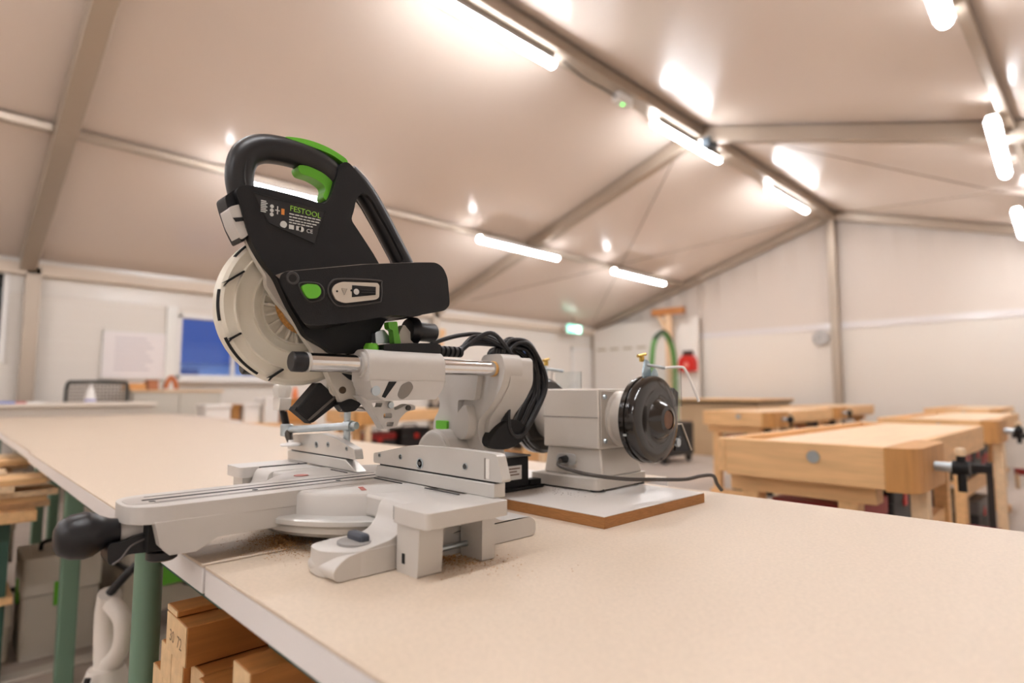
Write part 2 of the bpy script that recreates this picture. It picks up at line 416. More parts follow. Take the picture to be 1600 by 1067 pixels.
# --- base casting: two long feet and the cross slab
def foot_outline(): return mm([(-196, 1), (-200, 14), (-185, 27), (-150, 33), (-118, 38), (-104, 52), (-98, 77), (20, 77), (42, 46), (62, 33), (128, 30), (138, 22), (138, 1)])
for s in (-1, 1):
    a, b_ = (.186, .252) if s > 0 else (-.252, -.186)
    bs = MB().prism(fillet(foot_outline(), .012), a, b_, 'x').build('base_foot', GREY, S, bev=.007)
    # toe pad spreading inwards, with its dark clamping knob
    x0 = .150 if s > 0 else -.252
    MB().prism(fillet([(x0 + .018, -.158), (x0 + .03, -.196), (x0 + .07, -.2), (x0 + .103, -.17), (x0 + .103, -.09), (x0 + .02, -.09)], .014), .001, .031, 'z').build('toe_pad', GREY, bs, bev=.005)
    cx = .212 * s
    MB().lathe([(.026, .0), (.026, .003), (.02, .004)], (cx, -.145, .031), 'z', 24).build('knob_recess', mat('foot_recess', (150, 146, 142), .5), bs)
    MB().box((cx - .018, -.152, .032), (cx + .018, -.138, .044), None).build('foot_knob', mat('slate_knob', (70, 74, 84), .45), bs, bev=.004)
MB().box((-.19, -.092, .046), (.19, .045, .076)).build('base_slab', GREY, S, bev=.004)
MB().prism(fillet([(-.1, .03), (.1, .03), (.075, .17), (-.075, .17)], .02), .02, .074, 'z').build('rear_base', GREY, S, bev=.008)
MB().box((.1, -.07, .004), (.186, .02, .044)).build('base_shade', DARK, S)  # black block paints in the shade of the open base
# --- scale ring, turntable and arm
MB().lathe([(.05, .018), (.176, .018), (.183, .024), (.183, .031), (.19, .033), (.196, .037), (.196, .043), (.192, .046), (.05, .046)], (0, 0, 0), 'z', 72).build('scale_ring', GREYM, S)
tt = MB().lathe([(.0, .03), (.168, .03), (.168, .072), (.166, .076), (.161, .0784), (.0, .0784)], (0, 0, 0), 'z', 80).build('turntable', GREY, S, smooth=30)
MB().lathe([(.0, 0), (.012, 0), (.012, .0006), (0, .0006)], (-.085, -.085, .0789), 'z', 24).build('warning_disc', mat('red_print', (196, 120, 110), .6), tt)
for i, (x, y) in enumerate(((.095, -.08), (.103, -.083), (.111, -.086), (.119, -.089))):
    MB().prism([(x, y), (x + .005, y - .001), (x + .006, y + .006), (x + .001, y + .007)], .0788, .0794, 'z').build('red_print', MATS['red_print'], tt)
arm = MB()
nose = fillet([(-.058, -.05), (-.058, -.364), (.058, -.364), (.06, -.05)], [0, .05, .05, 0], 8)
arm.prism(nose, .0575, .079, 'z')
ao = MB(); ao.v, ao.f = arm.v, arm.f
ao.prism(mm([(-60, 60), (-336, 60), (-329, 30), (-318, 18), (-288, 17), (-262, 31), (-60, 33)]), -.0578, .0588, 'x')
armo = ao.build('table_arm', GREY, S, bev=.006)
ins = MB().prism(fillet([(-.03, .03), (-.03, -.335), (-.02, -.358), (.02, -.358), (.03, -.335), (.03, .03)], .012, 5), .0785, .0797, 'z').build('table_insert', mat('insert_grey', (196, 190, 184), .35, .3), armo)
MB().box((-.0035, -.338, .0793), (.0035, .02, .0801)).build('blade_slot', DARK, ins)
for x in (-.026, .026): MB().box((x - .0007, -.33, .0793), (x + .0007, .02, .08005)).build('insert_gap', DARK, ins)
for y in (-.33, -.2, -.07): MB().lathe([(0, 0), (.004, 0), (.004, .0004), (0, .0004)], (.016, y, .0797), 'z', 12).build('insert_screw', DARK, ins)
# knob on its neck, locking lever, levelling foot
MB().lathe([(0, -.428), (.012, -.4275), (.02, -.423), (.0262, -.412), (.0282, -.398), (.0262, -.389), (.0205, -.380), (.0168, -.371), (.0152, -.362), (0, -.361)], (.0, 0, .0455), 'y', 40).build('arm_knob', BLACKS, S, smooth=60)
MB().lathe([(0, -.362), (.0135, -.3615), (.0145, -.358), (.0145, -.315), (0, -.315)], (0, 0, .0445), 'y', 32).build('knob_neck', GREY, S)
MB().prism(fillet(mm([(-377, 28), (-375, 36), (-360, 35), (-350, 40), (-320, 44), (-300, 44), (-300, 20), (-318, 17), (-340, 18), (-356, 19), (-364, 12), (-371, 8), (-376, 13)]), .004), -.02, .022, 'x').build('locking_lever', BLACKS, S, bev=.003)
MB().tube(spl([(.0225, -.371, .010), (.0225, -.362, .016), (.0225, -.352, .029), (.0225, -.335, .036)], 5), .0012, 6).build('lever_edge', mat('edge_grey', (120, 114, 112), .4), S)
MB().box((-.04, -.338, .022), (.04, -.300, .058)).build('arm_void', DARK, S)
lf = MB().lathe([(0, .0005), (.015, .0005), (.0185, .003), (.0185, .012), (.016, .0145), (0, .0145)], (0, -.312, 0), 'z', 32).build('levelling_foot', BLACKS, S)
MB().lathe([(0, .0), (.017, .0), (.017, .004), (.01, .008), (0, .008)], (-.004, -.312, .0105), 'z', 24).build('foot_washer', GREYM, lf)
# --- side extensions
for s in (1, -1):
    x0, x1 = sorted((.254 * s, .328 * s))
    ex = MB().prism(rrect(x0, -.124, x1, .008, .008), .06, .0795, 'z').build('side_extension', GREY, S, bev=.005)
    xa, xb = sorted((.258 * s, .302 * s))
    MB().prism(fillet([(xa, 0.0), (xb, 0.0), (xb + .004 * (s > 0), .062), (xa - .004 * (s < 0), .062)], .003), -.118, -.082, 'y').build('support_leg', GREY, ex, bev=.005)
    MB().prism(fillet([(xa, 0.0), (xb, 0.0), (xb, .062), (xa, .062)], .003), -.016, .006, 'y').build('support_leg', GREY, ex, bev=.004)
    MB().cyl((.27 * s, -.09, .018), (.27 * s, -.01, .018), .004, n=10).build('guide_rod', STEEL, ex)
    MB().box((xa + .012, -.1186, .012), (xa + .018, -.1176, .024)).build('leg_slot', DARK, ex)
    MB().box((.253 * s - .001, -.12, .062) if s > 0 else (-.254, -.09, .062), (.253 * s + .001, .004, .0786)).build('extension_gap', DARK, ex)
# --- fences
def fence(s):
    if s > 0:
        up = mm([(5, 101), (5, 117), (55, 126), (112, 136.5), (214, 139), (300, 138), (312, 137), (323, 104), (321, 101)]); lo = mm([(12, 79.5), (18, 98.5), (308, 98.5), (308, 79.5)])
    else:
        up = mm([(-338, 101), (-334, 128), (-300, 133), (-190, 140.5), (-121, 132), (-60, 119), (-54, 101), (-80, 101)]); lo = mm([(-332, 79.5), (-335, 98.5), (-90, 98.5), (-48, 79.5)])
    fo = MB().prism(fillet(up, .004, 3), 0, .016, 'y').build('upper_fence', GREYM, S, bev=.0015, seg=2)
    MB().prism(lo, -.001, .02, 'y').build('lower_fence', GREYM, S, bev=.0012, seg=2)
    MB().prism([(lo[0][0] + .012, .0984), (lo[2][0], .0984), (lo[2][0], .1011), (lo[0][0] + .012, .1011)], .0012, .0155, 'y').build('fence_gap', DARK, fo)
    for (x, z, r) in (((24, 115, 3.5), (86, 117, 4.5), (139, 111, 8.5), (247, 116, 5)) if s > 0 else ((-205, 118, 6.5), (-158, 121, 5), (-87, 118, 4))):
        x, z, r = x / 1000, z / 1000, r / 1000
        MB().lathe([(r, 0), (r, -.0008), (r * .75, -.001), (r * .7, .0), (0, .0)], (x, 0, z), 'y', 20).build('fence_screw', STEEL, fo)
        MB().lathe([(0, -.0012), (r * .35, -.0012), (r * .35, 0), (0, 0)], (x, 0, z), 'y', 8).build('screw_socket', mat('socket_grey', (120, 118, 116), .4, .6), fo)
    if s > 0:
        MB().box((.291, -.0006, .104), (.298, .0005, .13)).build('end_groove', mat('groove_light', (232, 228, 222), .4), fo)
        MB().box((.288, -.0007, .103), (.291, .0005, .131)).build('end_groove', mat('groove_dark', (136, 128, 120), .5), fo)
    return fo
fence(1); fence(-1)
for x0, x1 in ((.02, .11), (.17, .25), (-.12, -.06), (-.30, -.25)):
    MB().box((x0, -.0135, .0785), (x1, -.0115, .0796)).build('table_groove', DARK, S)
# --- hold-down clamp by the left fence
cl = MB().lathe([(0, .0), (.019, .0), (.021, .002), (.019, .005), (.006, .007), (.005, .012), (0, .012)], (-.276, -.02, .112), 'z', 24)
clamp = cl.build('hold_down_clamp', WHITE, S)
MB().tube([(-.277, -.02, .118), (-.292, -.02, .14)], [.006, .009], 14).build('clamp_tip', mat('bronze_dark', (74, 66, 58), .35, .6), clamp)
MB().tube([(-.288, -.02, .13), (-.322, -.02, .19)], .0042, 10).build('clamp_screw', STEEL, clamp)
pts = []
for i in range(150):
    t = i / 149; a = t * 2 * math.pi * 13
    cxp = Vector((-.298, -.02, .148)).lerp(Vector((-.317, -.02, .181)), t)
    pts.append((cxp.x + .0068 * math.cos(a), cxp.y + .0068 * math.sin(a), cxp.z))
MB().tube(pts, .0013, 6).build('clamp_spring', mat('spring_dark', (46, 42, 38), .35, .8), clamp)
MB().lathe([(0, -.012), (.0125, -.012), (.0125, .012), (0, .012)], (-.297, -.02, .143), 'z', 20).build('clamp_collar', STEEL, clamp, bev=.002)
MB().tube([(-.297, -.02, .143), (-.115, .035, .157)], .0072, 14).build('clamp_bar', STEEL, clamp)
MB().tube([(-.138, .028, .1), (-.138, .028, .205)], .0065, 12).build('clamp_post', STEEL, clamp)
MB().tube([(-.143, .027, .155), (-.126, .032, .156)], .0105, 14).build('clamp_collar', STEEL, clamp)
MB().prism(fillet([(-.338, .182), (-.31, .182), (-.306, .208), (-.342, .208)], .003), -.032, -.008, 'y').build('clamp_knob', mat('clear_grey', (214, 208, 200), .3, .1), clamp, bev=.003)
MB().lathe([(0, .0), (.016, .002), (.02, .02), (.017, .03), (0, .034)], (-.327, -.02, .205), 'z', 8).build('clamp_grip', MATS['clear_grey'], clamp)
# --- tilting column at the rear
col = MB().prism(fillet(mm([(-112, 238), (-112, 290), (-60, 290), (-50, 262), (48, 262), (58, 290), (112, 290), (120, 262), (112, 232), (86, 198), (47, 166), (48, 136), (70, 108), (72, 70), (-78, 70), (-86, 112), (-94, 145), (-92, 164), (-74, 184), (-72, 206)]), .012), .198, .246, 'y').build('tilt_column', GREY, S, bev=.011)
MB().prism(spl(mm([(20, 190), (2, 172), (-6, 155), (2, 138), (20, 130), (36, 138), (42, 155), (40, 180), (32, 195)]), 4, True), .178, .2, 'y').build('column_rib', GREY, col, bev=.006)
MB().prism(fillet(mm([(-40, 258), (-20, 208), (-20, 100), (-2, 100), (2, 205), (52, 205), (62, 258)]), .006), .185, .2, 'y').build('column_web', GREY, col, bev=.005)
MB().lathe([(0, .15), (.05, .15), (.055, .155), (.055, .2), (0, .2)], (-.03, 0, .093), 'y', 40).build('tilt_disc', GREY, col)
MB().lathe([(.042, .149), (.047, .1475), (.051, .149), (.051, .152)], (-.03, 0, .093), 'y', 40).build('tilt_scale', GREYM, col)
MB().prism(rrect(-.078, .146, -.042, .163, .004), .1925, .2, 'y').build('green_indicator', GREEN, col, bev=.002)
MB().prism(fillet(mm([(30, 118), (46, 166), (72, 190), (70, 230), (68, 285), (116, 285), (117, 236), (96, 205), (60, 170), (58, 120)]), .012), .215, .275, 'y').build('rail_arm', GREY, col, bev=.009)
for s in (-1, 1):
    MB().lathe([(0, .214), (.0215, .214), (.024, .217), (.024, .26), (.021, .278), (.012, .288), (0, .29)], (.092 * s, 0, .2625), 'y', 32).build('rail_socket', GREY, col)
    rl = MB().lathe([(0, -.168), (.0134, -.168), (.0134, .216), (0, .216)], (.092 * s, 0, .2625), 'y', 40).build('guide_rail', CHROME, S)
    MB().lathe([(0, -.187), (.012, -.187), (.0142, -.185), (.0146, -.169), (.0135, -.166), (0, -.166)], (.092 * s, 0, .2625), 'y', 32).build('end_cap', BLACKS, rl)
    MB().lathe([(.0135, -.166), (.0145, -.1655), (.0145, -.162), (.0135, -.161)], (.092 * s, 0, .2625), 'y', 32).build('end_ring', GREYM, rl)
    MB().lathe([(.0134, .19), (.0142, .191), (.0142, .196), (.0134, .197)], (.092 * s, 0, .2625), 'y', 32).build('dust_ring', mat('dust_ochre', (206, 160, 96), .8), rl)
# --- sliding carriage
ca = MB()
sec = fillet([(.066, .236), (.1175, .236), (.1175, .272), (.106, .285), (.078, .285), (.066, .274)], [.002, .003, .02, .02, .014, .004], 5)
c_ = MB().prism(sec, -.078, .064, 'y', holes=[[(.092 + .0165 * math.cos(a), .2625 + .0165 * math.sin(a)) for a in [2 * math.pi * i / 28 for i in range(28)]]])
carr = c_.build('carriage', GREY, S, bev=.003)
MB().prism(fillet(mm([(-77, 240), (64, 240), (60, 226), (46, 208), (-52, 207), (-67, 216), (-75, 230)]), .004), .066, .1172, 'x').build('carriage_skirt', GREY, carr, bev=.003)
# the sleeve end is cut on a slant: lower front corner brace
MB().lathe([(.0165, -.083), (.0195, -.083), (.0195, -.075), (.0165, -.075)], (.092, 0, .2625), 'y', 32).build('sleeve_lip', GREY, carr)
MB().prism([(.1085 + .0, 0)] and fillet(mm([(-29, 214), (-22, 231), (-6, 238), (2, 228), (-8, 214), (-20, 208)]), .006), .1075, .1178, 'x').build('oval_recess', mat('recess_grey', (132, 124, 116), .5), carr)
MB().prism(mm([(-56, 213), (-44, 236), (-30, 236), (-50, 211)]), .1062, .1178, 'x').build('sleeve_cutout', DARK, carr)
MB().lathe([(0, 0), (.006, 0), (.0075, .003), (.0075, .006), (0, .006)], (.112, -.066, .222), 'x', 16).build('carriage_bolt', STEEL, carr)
MB().prism(rrect(-.105, .215, .07, .275, .01), -.06, .055, 'y').build('carriage_bridge', GREY, carr, bev=.004)
MB().lathe([(0, -.08), (.022, -.078), (.024, .06), (0, .062)], (-.092, 0, .2625), 'y', 24).build('far_sleeve', GREY, carr)
# trigger bracket and return linkage hanging under the carriage
lk = MB().prism(fillet(mm([(-70, 216), (-45, 206), (-6, 206), (-4, 190), (12, 196), (24, 201), (36, 198), (38, 191), (20, 188), (6, 176), (2, 163), (-22, 160), (-34, 178), (-52, 200)]), .005), .052, .072, 'x', holes=[fillet(mm([(-24, 186), (-8, 186), (-8, 178), (-24, 178)]), .003), fillet(mm([(-46, 203), (-26, 203), (-28, 196), (-42, 196)]), .002), fillet(mm([(-18, 172), (-4, 172), (-6, 165), (-18, 165)]), .002)]).build('linkage_bracket', GREY, S, bev=.002)
MB().lathe([(0, 0), (.005, 0), (.005, .006), (0, .006)], (.07, -.012, .199), 'x', 16).build('pivot_pin', STEEL, lk)
MB().lathe([(0, 0), (.0045, 0), (.0045, .005), (0, .005)], (.07, .022, .194), 'x', 16).build('pivot_pin', mat('pin_dark', (70, 64, 58), .4, .6), lk)
MB().tube([(.045, -.085, .195), (.045, -.03, .192)], .004, 10).build('link_rod', CHROME, lk)
MB().prism(fillet(mm([(-92, 202), (-70, 210), (-50, 202), (-62, 190), (-80, 188)]), .004), .03, .05, 'x').build('link_plate', BLACK, lk, bev=.002)
# --- black dust chute
ch = MB().prism(mm([(-150, 194), (-113, 236), (-76, 206), (-124, 172)]), .004, .034, 'x').build('dust_chute', BLACK, S, bev=.004)
MB().prism(mm([(-151, 193), (-148, 198), (-122, 178), (-125, 172)]), .008, .03, 'x').build('chute_mouth', DARK, ch)
MB().prism(mm([(-130, 176), (-122, 182), (-84, 214), (-86, 217), (-126, 184), (-133, 178)]), .0342, .0352, 'x').build('chute_seam', mat('seam_grey', (92, 86, 80), .4), ch)
# --- blade guard
GC = (-.142, .349)
guard = MB().lathe([(0, -.024), (.105, -.024), (.116, -.018), (.119, -.008), (.119, .006), (.117, .013), (.112, .0175), (.107, .0165), (.0985, .0165), (.0968, .0195), (.0952, .0195), (.0940, .0115), (.071, .0115), (.0698, .0165), (.068, .0165), (.0668, .0065), (.0565, .0065), (.0556, .0135), (.054, .0135), (.053, .0045), (.03, .0045), (.0, .0045)], (0, GC[0], GC[1]), 'x', 96).build('blade_guard', CREAM, S, smooth=30)
def gpt(r, deg): return (GC[0] + r * math.cos(R(deg)), GC[1] + r * math.sin(R(deg)))
for dg in (178, 196, 214, 232, 250, 268, 160):
    p, q = gpt(.034, dg), gpt(.055, dg); d = Vector((q[0] - p[0], q[1] - p[1])).normalized(); n_ = Vector((-d.y, d.x)) * .0016
    MB().prism([(p[0] + n_.x, p[1] + n_.y), (q[0] + n_.x, q[1] + n_.y), (q[0] - n_.x, q[1] - n_.y), (p[0] - n_.x, p[1] - n_.y)], .0, .012, 'x').build('guard_rib', CREAM, guard)
for (p, q) in (((-229, 394), (-257, 372)), ((-230, 304), (-247, 293)), ((-167, 254), (-189, 239))):
    p = Vector(p) / 1000; q = Vector(q) / 1000; d = (q - p).normalized(); n_ = Vector((-d.y, d.x)) * .0016; mq = p.lerp(q, .78)
    MB().prism([tuple(p + n_ * .8), tuple(mq + n_ * .9), tuple(q + n_ * 1.9), tuple(mq + n_ * .1), tuple(q - n_ * 1.2), tuple(mq - n_ * .9), tuple(p - n_ * .8)], .0155, .0235, 'x').build('guard_slit', DARK, guard)
for d0, d1 in ((172, 194), (134, 146), (206, 240)):
    MB().lathe([(.1165, .0140), (.1185, .0125), (.1195, .0095), (.1180, .0095)], (0, GC[0], GC[1]), 'x', 14, R(d0), R(d1)).build('rim_slit', DARK, guard)
MB().lathe([(0, .0), (.0085, .0), (.0085, .006), (.004, .008), (0, .008)], (.012, -.186, .392), 'x', 16).build('guard_screw', STEEL, guard)
MB().lathe([(.043, .0045), (.0475, .009), (.049, .012), (.046, .018), (.042, .02)], (0, -.130, .357), 'x', 40).build('sawdust_rim', mat('sawdust_orange', (208, 150, 82), .95, 0, .35, 300, 1., 800), guard)
bl = MB().lathe([(0, .016), (.0435, .016), (.0435, .022), (0, .022)], (0, -.130, .357), 'x', 48).build('saw_blade_flange', mat('blade_steel', (196, 190, 182), .3, .7), S)
MB().lathe([(0, -.001), (.108, -.001), (.108, .001), (0, .001)], (0, -.13, .349), 'x', 64).build('saw_blade', MATS['blade_steel'], S)
# --- grey gear plate between guard and black head
MB().prism(fillet(mm([(-240, 452), (-231, 436), (-215, 407), (-202, 389), (-202, 376), (-186, 354), (-168, 336), (-156, 322), (-148, 310), (-130, 286), (-112, 262), (-96, 236), (-100, 222), (-88, 205), (-76, 196), (-62, 200), (-52, 210), (-24, 214), (-20, 226), (-44, 240), (-60, 262), (-40, 290), (-60, 340), (-120, 400), (-190, 470)]), .005), .022, .034, 'x').build('gear_plate', mat('grey_warm', (214, 206, 194), .45), S, bev=.003)
lc = MB().prism(fillet(mm([(-110, 255), (-68, 252), (-44, 237), (-20, 222), (-27, 209), (-54, 209), (-67, 195), (-83, 201), (-93, 221), (-102, 237)]), .006), .03, .046, 'x').build('lower_casting', MATS['grey_warm'], S, bev=.004)
MB().lathe([(0, 0), (.0055, 0), (.0055, .004), (0, .004)], (.0445, -.083, .223), 'x', 16).build('casting_screw', mat('pin_brown', (96, 80, 64), .4, .5), lc)
MB().prism(fillet(mm([(-86, 250), (-64, 246), (-58, 236), (-72, 240)]), .003), .044, .048, 'x').build('casting_slot', DARK, lc)
# --- black head shell (with the gap behind the strap)
body = mm([(-256, 500), (-246, 511), (-224, 514), (-186, 514), (-150, 513), (-122, 510), (-112, 527), (-105, 555), (-98, 584), (-84, 590), (-64, 574), (-43, 552), (-14, 514), (12, 474), (36, 436), (60, 400), (70, 356), (20, 342), (-8, 342), (-18, 324), (-34, 300), (-56, 282), (-102, 279), (-113, 287), (-132, 296), (-146, 303), (-158, 323), (-174, 347), (-186, 370), (-194, 386), (-214, 406), (-230, 430), (-240, 456), (-248, 482)])
gap = mm([(-77, 496), (-72, 512), (-69, 530), (-61, 543), (-50, 545), (-39, 536), (-6, 492), (26, 446), (4, 430), (-18, 424), (-34, 446), (-56, 472)])
core = [(y + (.03 if (y < -.09 and z < .5) else 0), z) for y, z in body]
head = MB().prism(fillet(body, .01, 4), .034, .05, 'x', holes=[fillet(gap, .006, 3)]).build('head_shell', BLACK, S, bev=.007, seg=4)
MB().prism(fillet(core, .01, 4), .008, .036, 'x', holes=[fillet(gap, .006, 3)]).build('shell_core', BLACK, head, bev=.006, seg=3)
# handle loop
hp = spl(mm([(-238, 0, 500), (-243, 0, 530), (-237, 0, 560), (-217, 0, 578), (-186, 0, 585), (-150, 0, 585), (-116, 0, 578), (-94, 0, 562), (-90, 0, 540)]), 6)
hp = [(.027, p[0], p[2]) for p in hp]
hr = [.0185 + .003 * math.sin(math.pi * i / (len(hp) - 1)) for i in range(len(hp))]
hd = MB().tube(hp, hr, 20, sq=1.0).build('handle', BLACKS, S, smooth=80)
MB().tube([(.046 + .0, p[1] * 1 , p[2]) for p in hp[3:-6]], .0012, 6).build('handle_seam', mat('seam_black', (14, 13, 14), .4), hd)
# strap from handle top down to the motor
sp = spl(mm([(-80, 0, 575), (-58, 0, 560), (-36, 0, 536), (-14, 0, 506), (8, 0, 474), (30, 0, 442), (44, 0, 418)]), 5)
MB().tube([(.029, p[0] + .006, p[2] + .004) for p in sp], .0175, 16).build('rear_strap', BLACKS, head, smooth=80)
MB().tube([(.012, p[0] + .016, p[2] + .011) for p in sp[:-6]], .005, 8).build('strap_edge', MATS['grey_warm'], head, smooth=80)
MB().prism(spl(mm([(-184, 602), (-166, 607), (-140, 609), (-112, 606), (-84, 597), (-84, 588), (-112, 597), (-150, 600)]), 4, True), .012, .042, 'x').build('safety_catch', GREEN, hd, bev=.003)
MB().prism(spl(mm([(-160, 566), (-130, 568), (-102, 560), (-99, 545), (-104, 531), (-113, 521), (-120, 526), (-117, 538), (-122, 546), (-140, 552), (-158, 554)]), 4, True), .016, .04, 'x').build('trigger', GREEN, hd, bev=.004)
# latch at the front of the shell
lt = MB().prism(fillet(mm([(-266, 492), (-252, 506), (-240, 500), (-228, 446), (-240, 430), (-252, 452), (-262, 478)]), .005), .004, .04, 'x').build('shell_latch', BLACK, head, bev=.004)
MB().prism(fillet(mm([(-262, 476), (-247, 484), (-230, 446), (-242, 434), (-254, 454)]), .004), .01, .046, 'x').build('latch_plate', GREY, lt, bev=.003)
MB().prism(mm([(-256, 462), (-242, 466), (-240, 461), (-252, 457)]), .0455, .0468, 'x').build('latch_slot', DARK, lt)
# rating plate with its printing
PXL = .0505
lb = MB().prism(fillet(mm([(-230, 503), (-122, 499), (-138, 446), (-208, 464)]), .004), .049, PXL, 'x').build('rating_plate', mat('plate_black', (26, 25, 28), .35), head)
MB().tube([(.0503, y, z) for y, z in mm([(-230, 503), (-122, 499), (-138, 446), (-208, 464)])], .0009, 6, closed=True).build('plate_groove', mat('groove_black', (8, 8, 9), .5), lb)
PWHITE = mat('plate_print_white', (210, 210, 205), .5); PGREEN = mat('plate_print_green', (150, 205, 70), .5)
text('FESTOOL', .0118, PGREEN, lb, (PXL + .0006, -.178, .4885), right=(0, 1, -.04), up=(0, .04, 1))
for i, (l_, z0) in enumerate(((46, 483), (44, 478.5), (40, 474), (36, 470))):
    x = -178.
    rnd = random.Random(i)
    bb = MB()
    while x < -178 + l_:
        wv = rnd.uniform(3, 8); bb.box((PXL, x / 1000, z0 / 1000), (PXL + .0004, (x + wv) / 1000, (z0 + 1.7) / 1000)); x += wv + 1.3
    bb.build('small_print', PWHITE, lb)
text('CE', .0085, PWHITE, lb, (PXL + .0002, -.151, .4605))
for i in range(2): MB().box((PXL, -.178 + i * .011, .461), (PXL + .0004, -.1705 + i * .011, .4675)).build('test_mark', PWHITE, lb)
MB().lathe([(0, 0), (.0042, 0), (.0042, .0004), (0, .0004)], (PXL, -.159, .464), 'x', 16).build('test_mark', PWHITE, lb)
MB().prism(spl([(-.190, .469), (-.185, .471), (-.181, .467), (-.184, .461), (-.191, .463)], 3, True), PXL, PXL + .0004, 'x').build('reading_pictogram', PWHITE, lb)
bb = MB()
for i in range(7): bb.box((PXL, -.220, .478 + i * .0026), (PXL + .0004, -.2125 + .002 * (i % 2), .4794 + i * .0026))
bb.build('printed_code', PWHITE, lb)
bb = MB()
for z_ in (.477, .483, .489): bb.lathe([(.0012, 0), (.0028, 0), (.0028, .0004), (.0012, .0004)], (PXL, -.204, z_), 'x', 12)
bb.build('warning_symbols', PWHITE, lb)
bb = MB(); bb.box((PXL, -.1965, .479), (PXL + .0004, -.195, .491)); bb.box((PXL, -.199, .484), (PXL + .0004, -.1925, .4855))
bb.build('warning_symbols', PWHITE, lb)
MB().box((PXL, -.190, .480), (PXL + .0004, -.1855, .489)).build('orange_mark', mat('print_orange', (224, 140, 60), .5), lb)
# motor housing
mo = mm([(-213, 372), (-211, 380), (-204, 385), (-190, 388), (-79, 414), (24, 433), (52, 437), (66, 431), (76, 415), (81, 375), (80, 366), (70, 357), (20, 345), (-4, 341), (-30, 341), (-49, 336), (-104, 323), (-155, 314), (-176, 314), (-195, 341), (-210, 365)])
fo_ = fillet(mo, .008, 4)
def loft(la, xa, lb2, xb):
    n = len(la); b = MB(); tr_ = tessellate_polygon([[Vector((p[0], p[1], 0)) for p in lb2]])
    return b.add([(xa, p[0], p[1]) for p in la] + [(xb, p[0], p[1]) for p in lb2], [tuple(t) for t in tr_] + [tuple(i + n for i in t) for t in tr_] + [(i, (i + 1) % n, n + (i + 1) % n, n + i) for i in range(n)])
def pull(y): return y + .044 * max(0., min(1., (-.06 - y) / .1))
mot = loft([(pull(y), z) for y, z in fo_], .03, fo_, .106).build('motor_housing', BLACK, S, bev=.006, seg=4)
MB().prism(fillet(mm([(-196, 389), (-79, 417), (24, 436), (53, 440), (66, 433), (56, 430), (24, 424), (-79, 404), (-186, 382)]), .002, 3), .05, .088, 'x').build('motor_top_sheen', mat('sheen_grey', (150, 140, 130), .55), mot, bev=.003)  # light reflected off the motor top, painted as a grey strip
MB().prism(fillet(mm([(-183, 366), (-176, 371), (-159, 372), (-153.5, 366), (-153.5, 359), (-159, 352.5), (-171, 350.5), (-176, 354)]), .004), .1, .1095, 'x').build('release_button', GREEN, mot, bev=.002)
MB().tube([(.1062, y, z) for y, z in spl(mm([(-185, 367), (-178, 373), (-157, 374), (-149, 367), (-148, 356), (-157, 349), (-172, 348)]), 4, True)], .0012, 6, closed=True).build('button_ring', mat('ring_dark', (60, 56, 56), .4), mot)
sl = MB().prism(fillet(mm([(-137, 366), (-133, 375), (-122, 381), (-62, 387), (-58.5, 384), (-58.5, 365), (-64, 361), (-116, 350), (-130, 353)]), .005), .1045, .109, 'x').build('hex_key_holder', mat('holder_beige', (206, 196, 182), .45), mot, bev=.0015)
MB().prism(mm([(-105, 378), (-65, 380.5), (-65, 368), (-105, 360)]), .1085, .1094, 'x').build('holder_slot', DARK, sl)
for a, b_ in (((-92, 372.5), (-66, 374)), ((-90, 369), (-66, 371))): MB().tube([(.1094, a[0] / 1000, a[1] / 1000), (.1094, b_[0] / 1000, b_[1] / 1000)], .0008, 6).build('hex_key', mat('key_dark', (60, 58, 58), .3, .6), sl)
MB().lathe([(.0028, 0), (.0045, 0), (.0045, .0008), (.0028, .0008)], (.109, -.098, .369), 'x', 16).build('holder_ring', GREYM, sl)
for y, z in ((-.129, .366), (-.106, .370)): MB().lathe([(0, 0), (.0016, 0), (.0016, .0004), (0, .0004)], (.1091, y, z), 'x', 10).build('holder_screw', DARK, sl)
MB().tube([(.1093, y, z) for y, z in mm([(-122, 371), (-113, 371.5), (-117.5, 362)])], .0005, 5, closed=True).build('holder_triangle', mat('engrave', (150, 142, 132), .5), sl)
MB().tube([(.1066, y, z) for y, z in spl(mm([(-142, 366), (-137, 379), (-122, 385.5), (-60, 391.5), (-54, 386), (-54, 363), (-62, 357), (-116, 345.5), (-133, 349)]), 4, True)], .0014, 6, closed=True).build('holder_surround', MATS['ring_dark'], mot)
MB().lathe([(.0055, 0), (.0085, .0006), (.0095, 0)], (.106, -.194, .377), 'x', 24).build('screw_well', MATS['ring_dark'], mot)
MB().lathe([(0, 0), (.0056, 0), (.0056, .0005), (0, .0005)], (.106, -.194, .377), 'x', 20).build('screw_well', DARK, mot)
# fittings between head and carriage
MB().lathe([(0, 0), (.011, 0), (.012, .006), (.009, .012), (0, .013)], (.088, -.058, .283), 'z', 24).build('depth_stop', GREEN, S)
MB().prism(fillet(mm([(-46, 284), (64, 284), (64, 299), (52, 301), (0, 298), (-46, 294)]), .003), .06, .105, 'x').build('carriage_cover', BLACK, S, bev=.003)
lv = MB().prism(fillet(mm([(-22, 333), (-5, 335), (-3, 322), (3, 299), (-10, 298), (-13, 320), (-20, 322)]), .003), .064, .078, 'x').build('lock_lever', GREEN, S, bev=.002)
MB().prism(fillet(mm([(6, 299), (7, 318), (16, 334), (24, 326), (36, 314), (44, 300)]), .006), .052, .066, 'x').build('pivot_cover', mat('grey_warm', (214, 206, 194), .45), S, bev=.003)
MB().prism(fillet(mm([(-34, 298), (-36, 316), (-20, 322), (2, 300)]), .003), .05, .062, 'x').build('pivot_cover', STEEL, S, bev=.002)
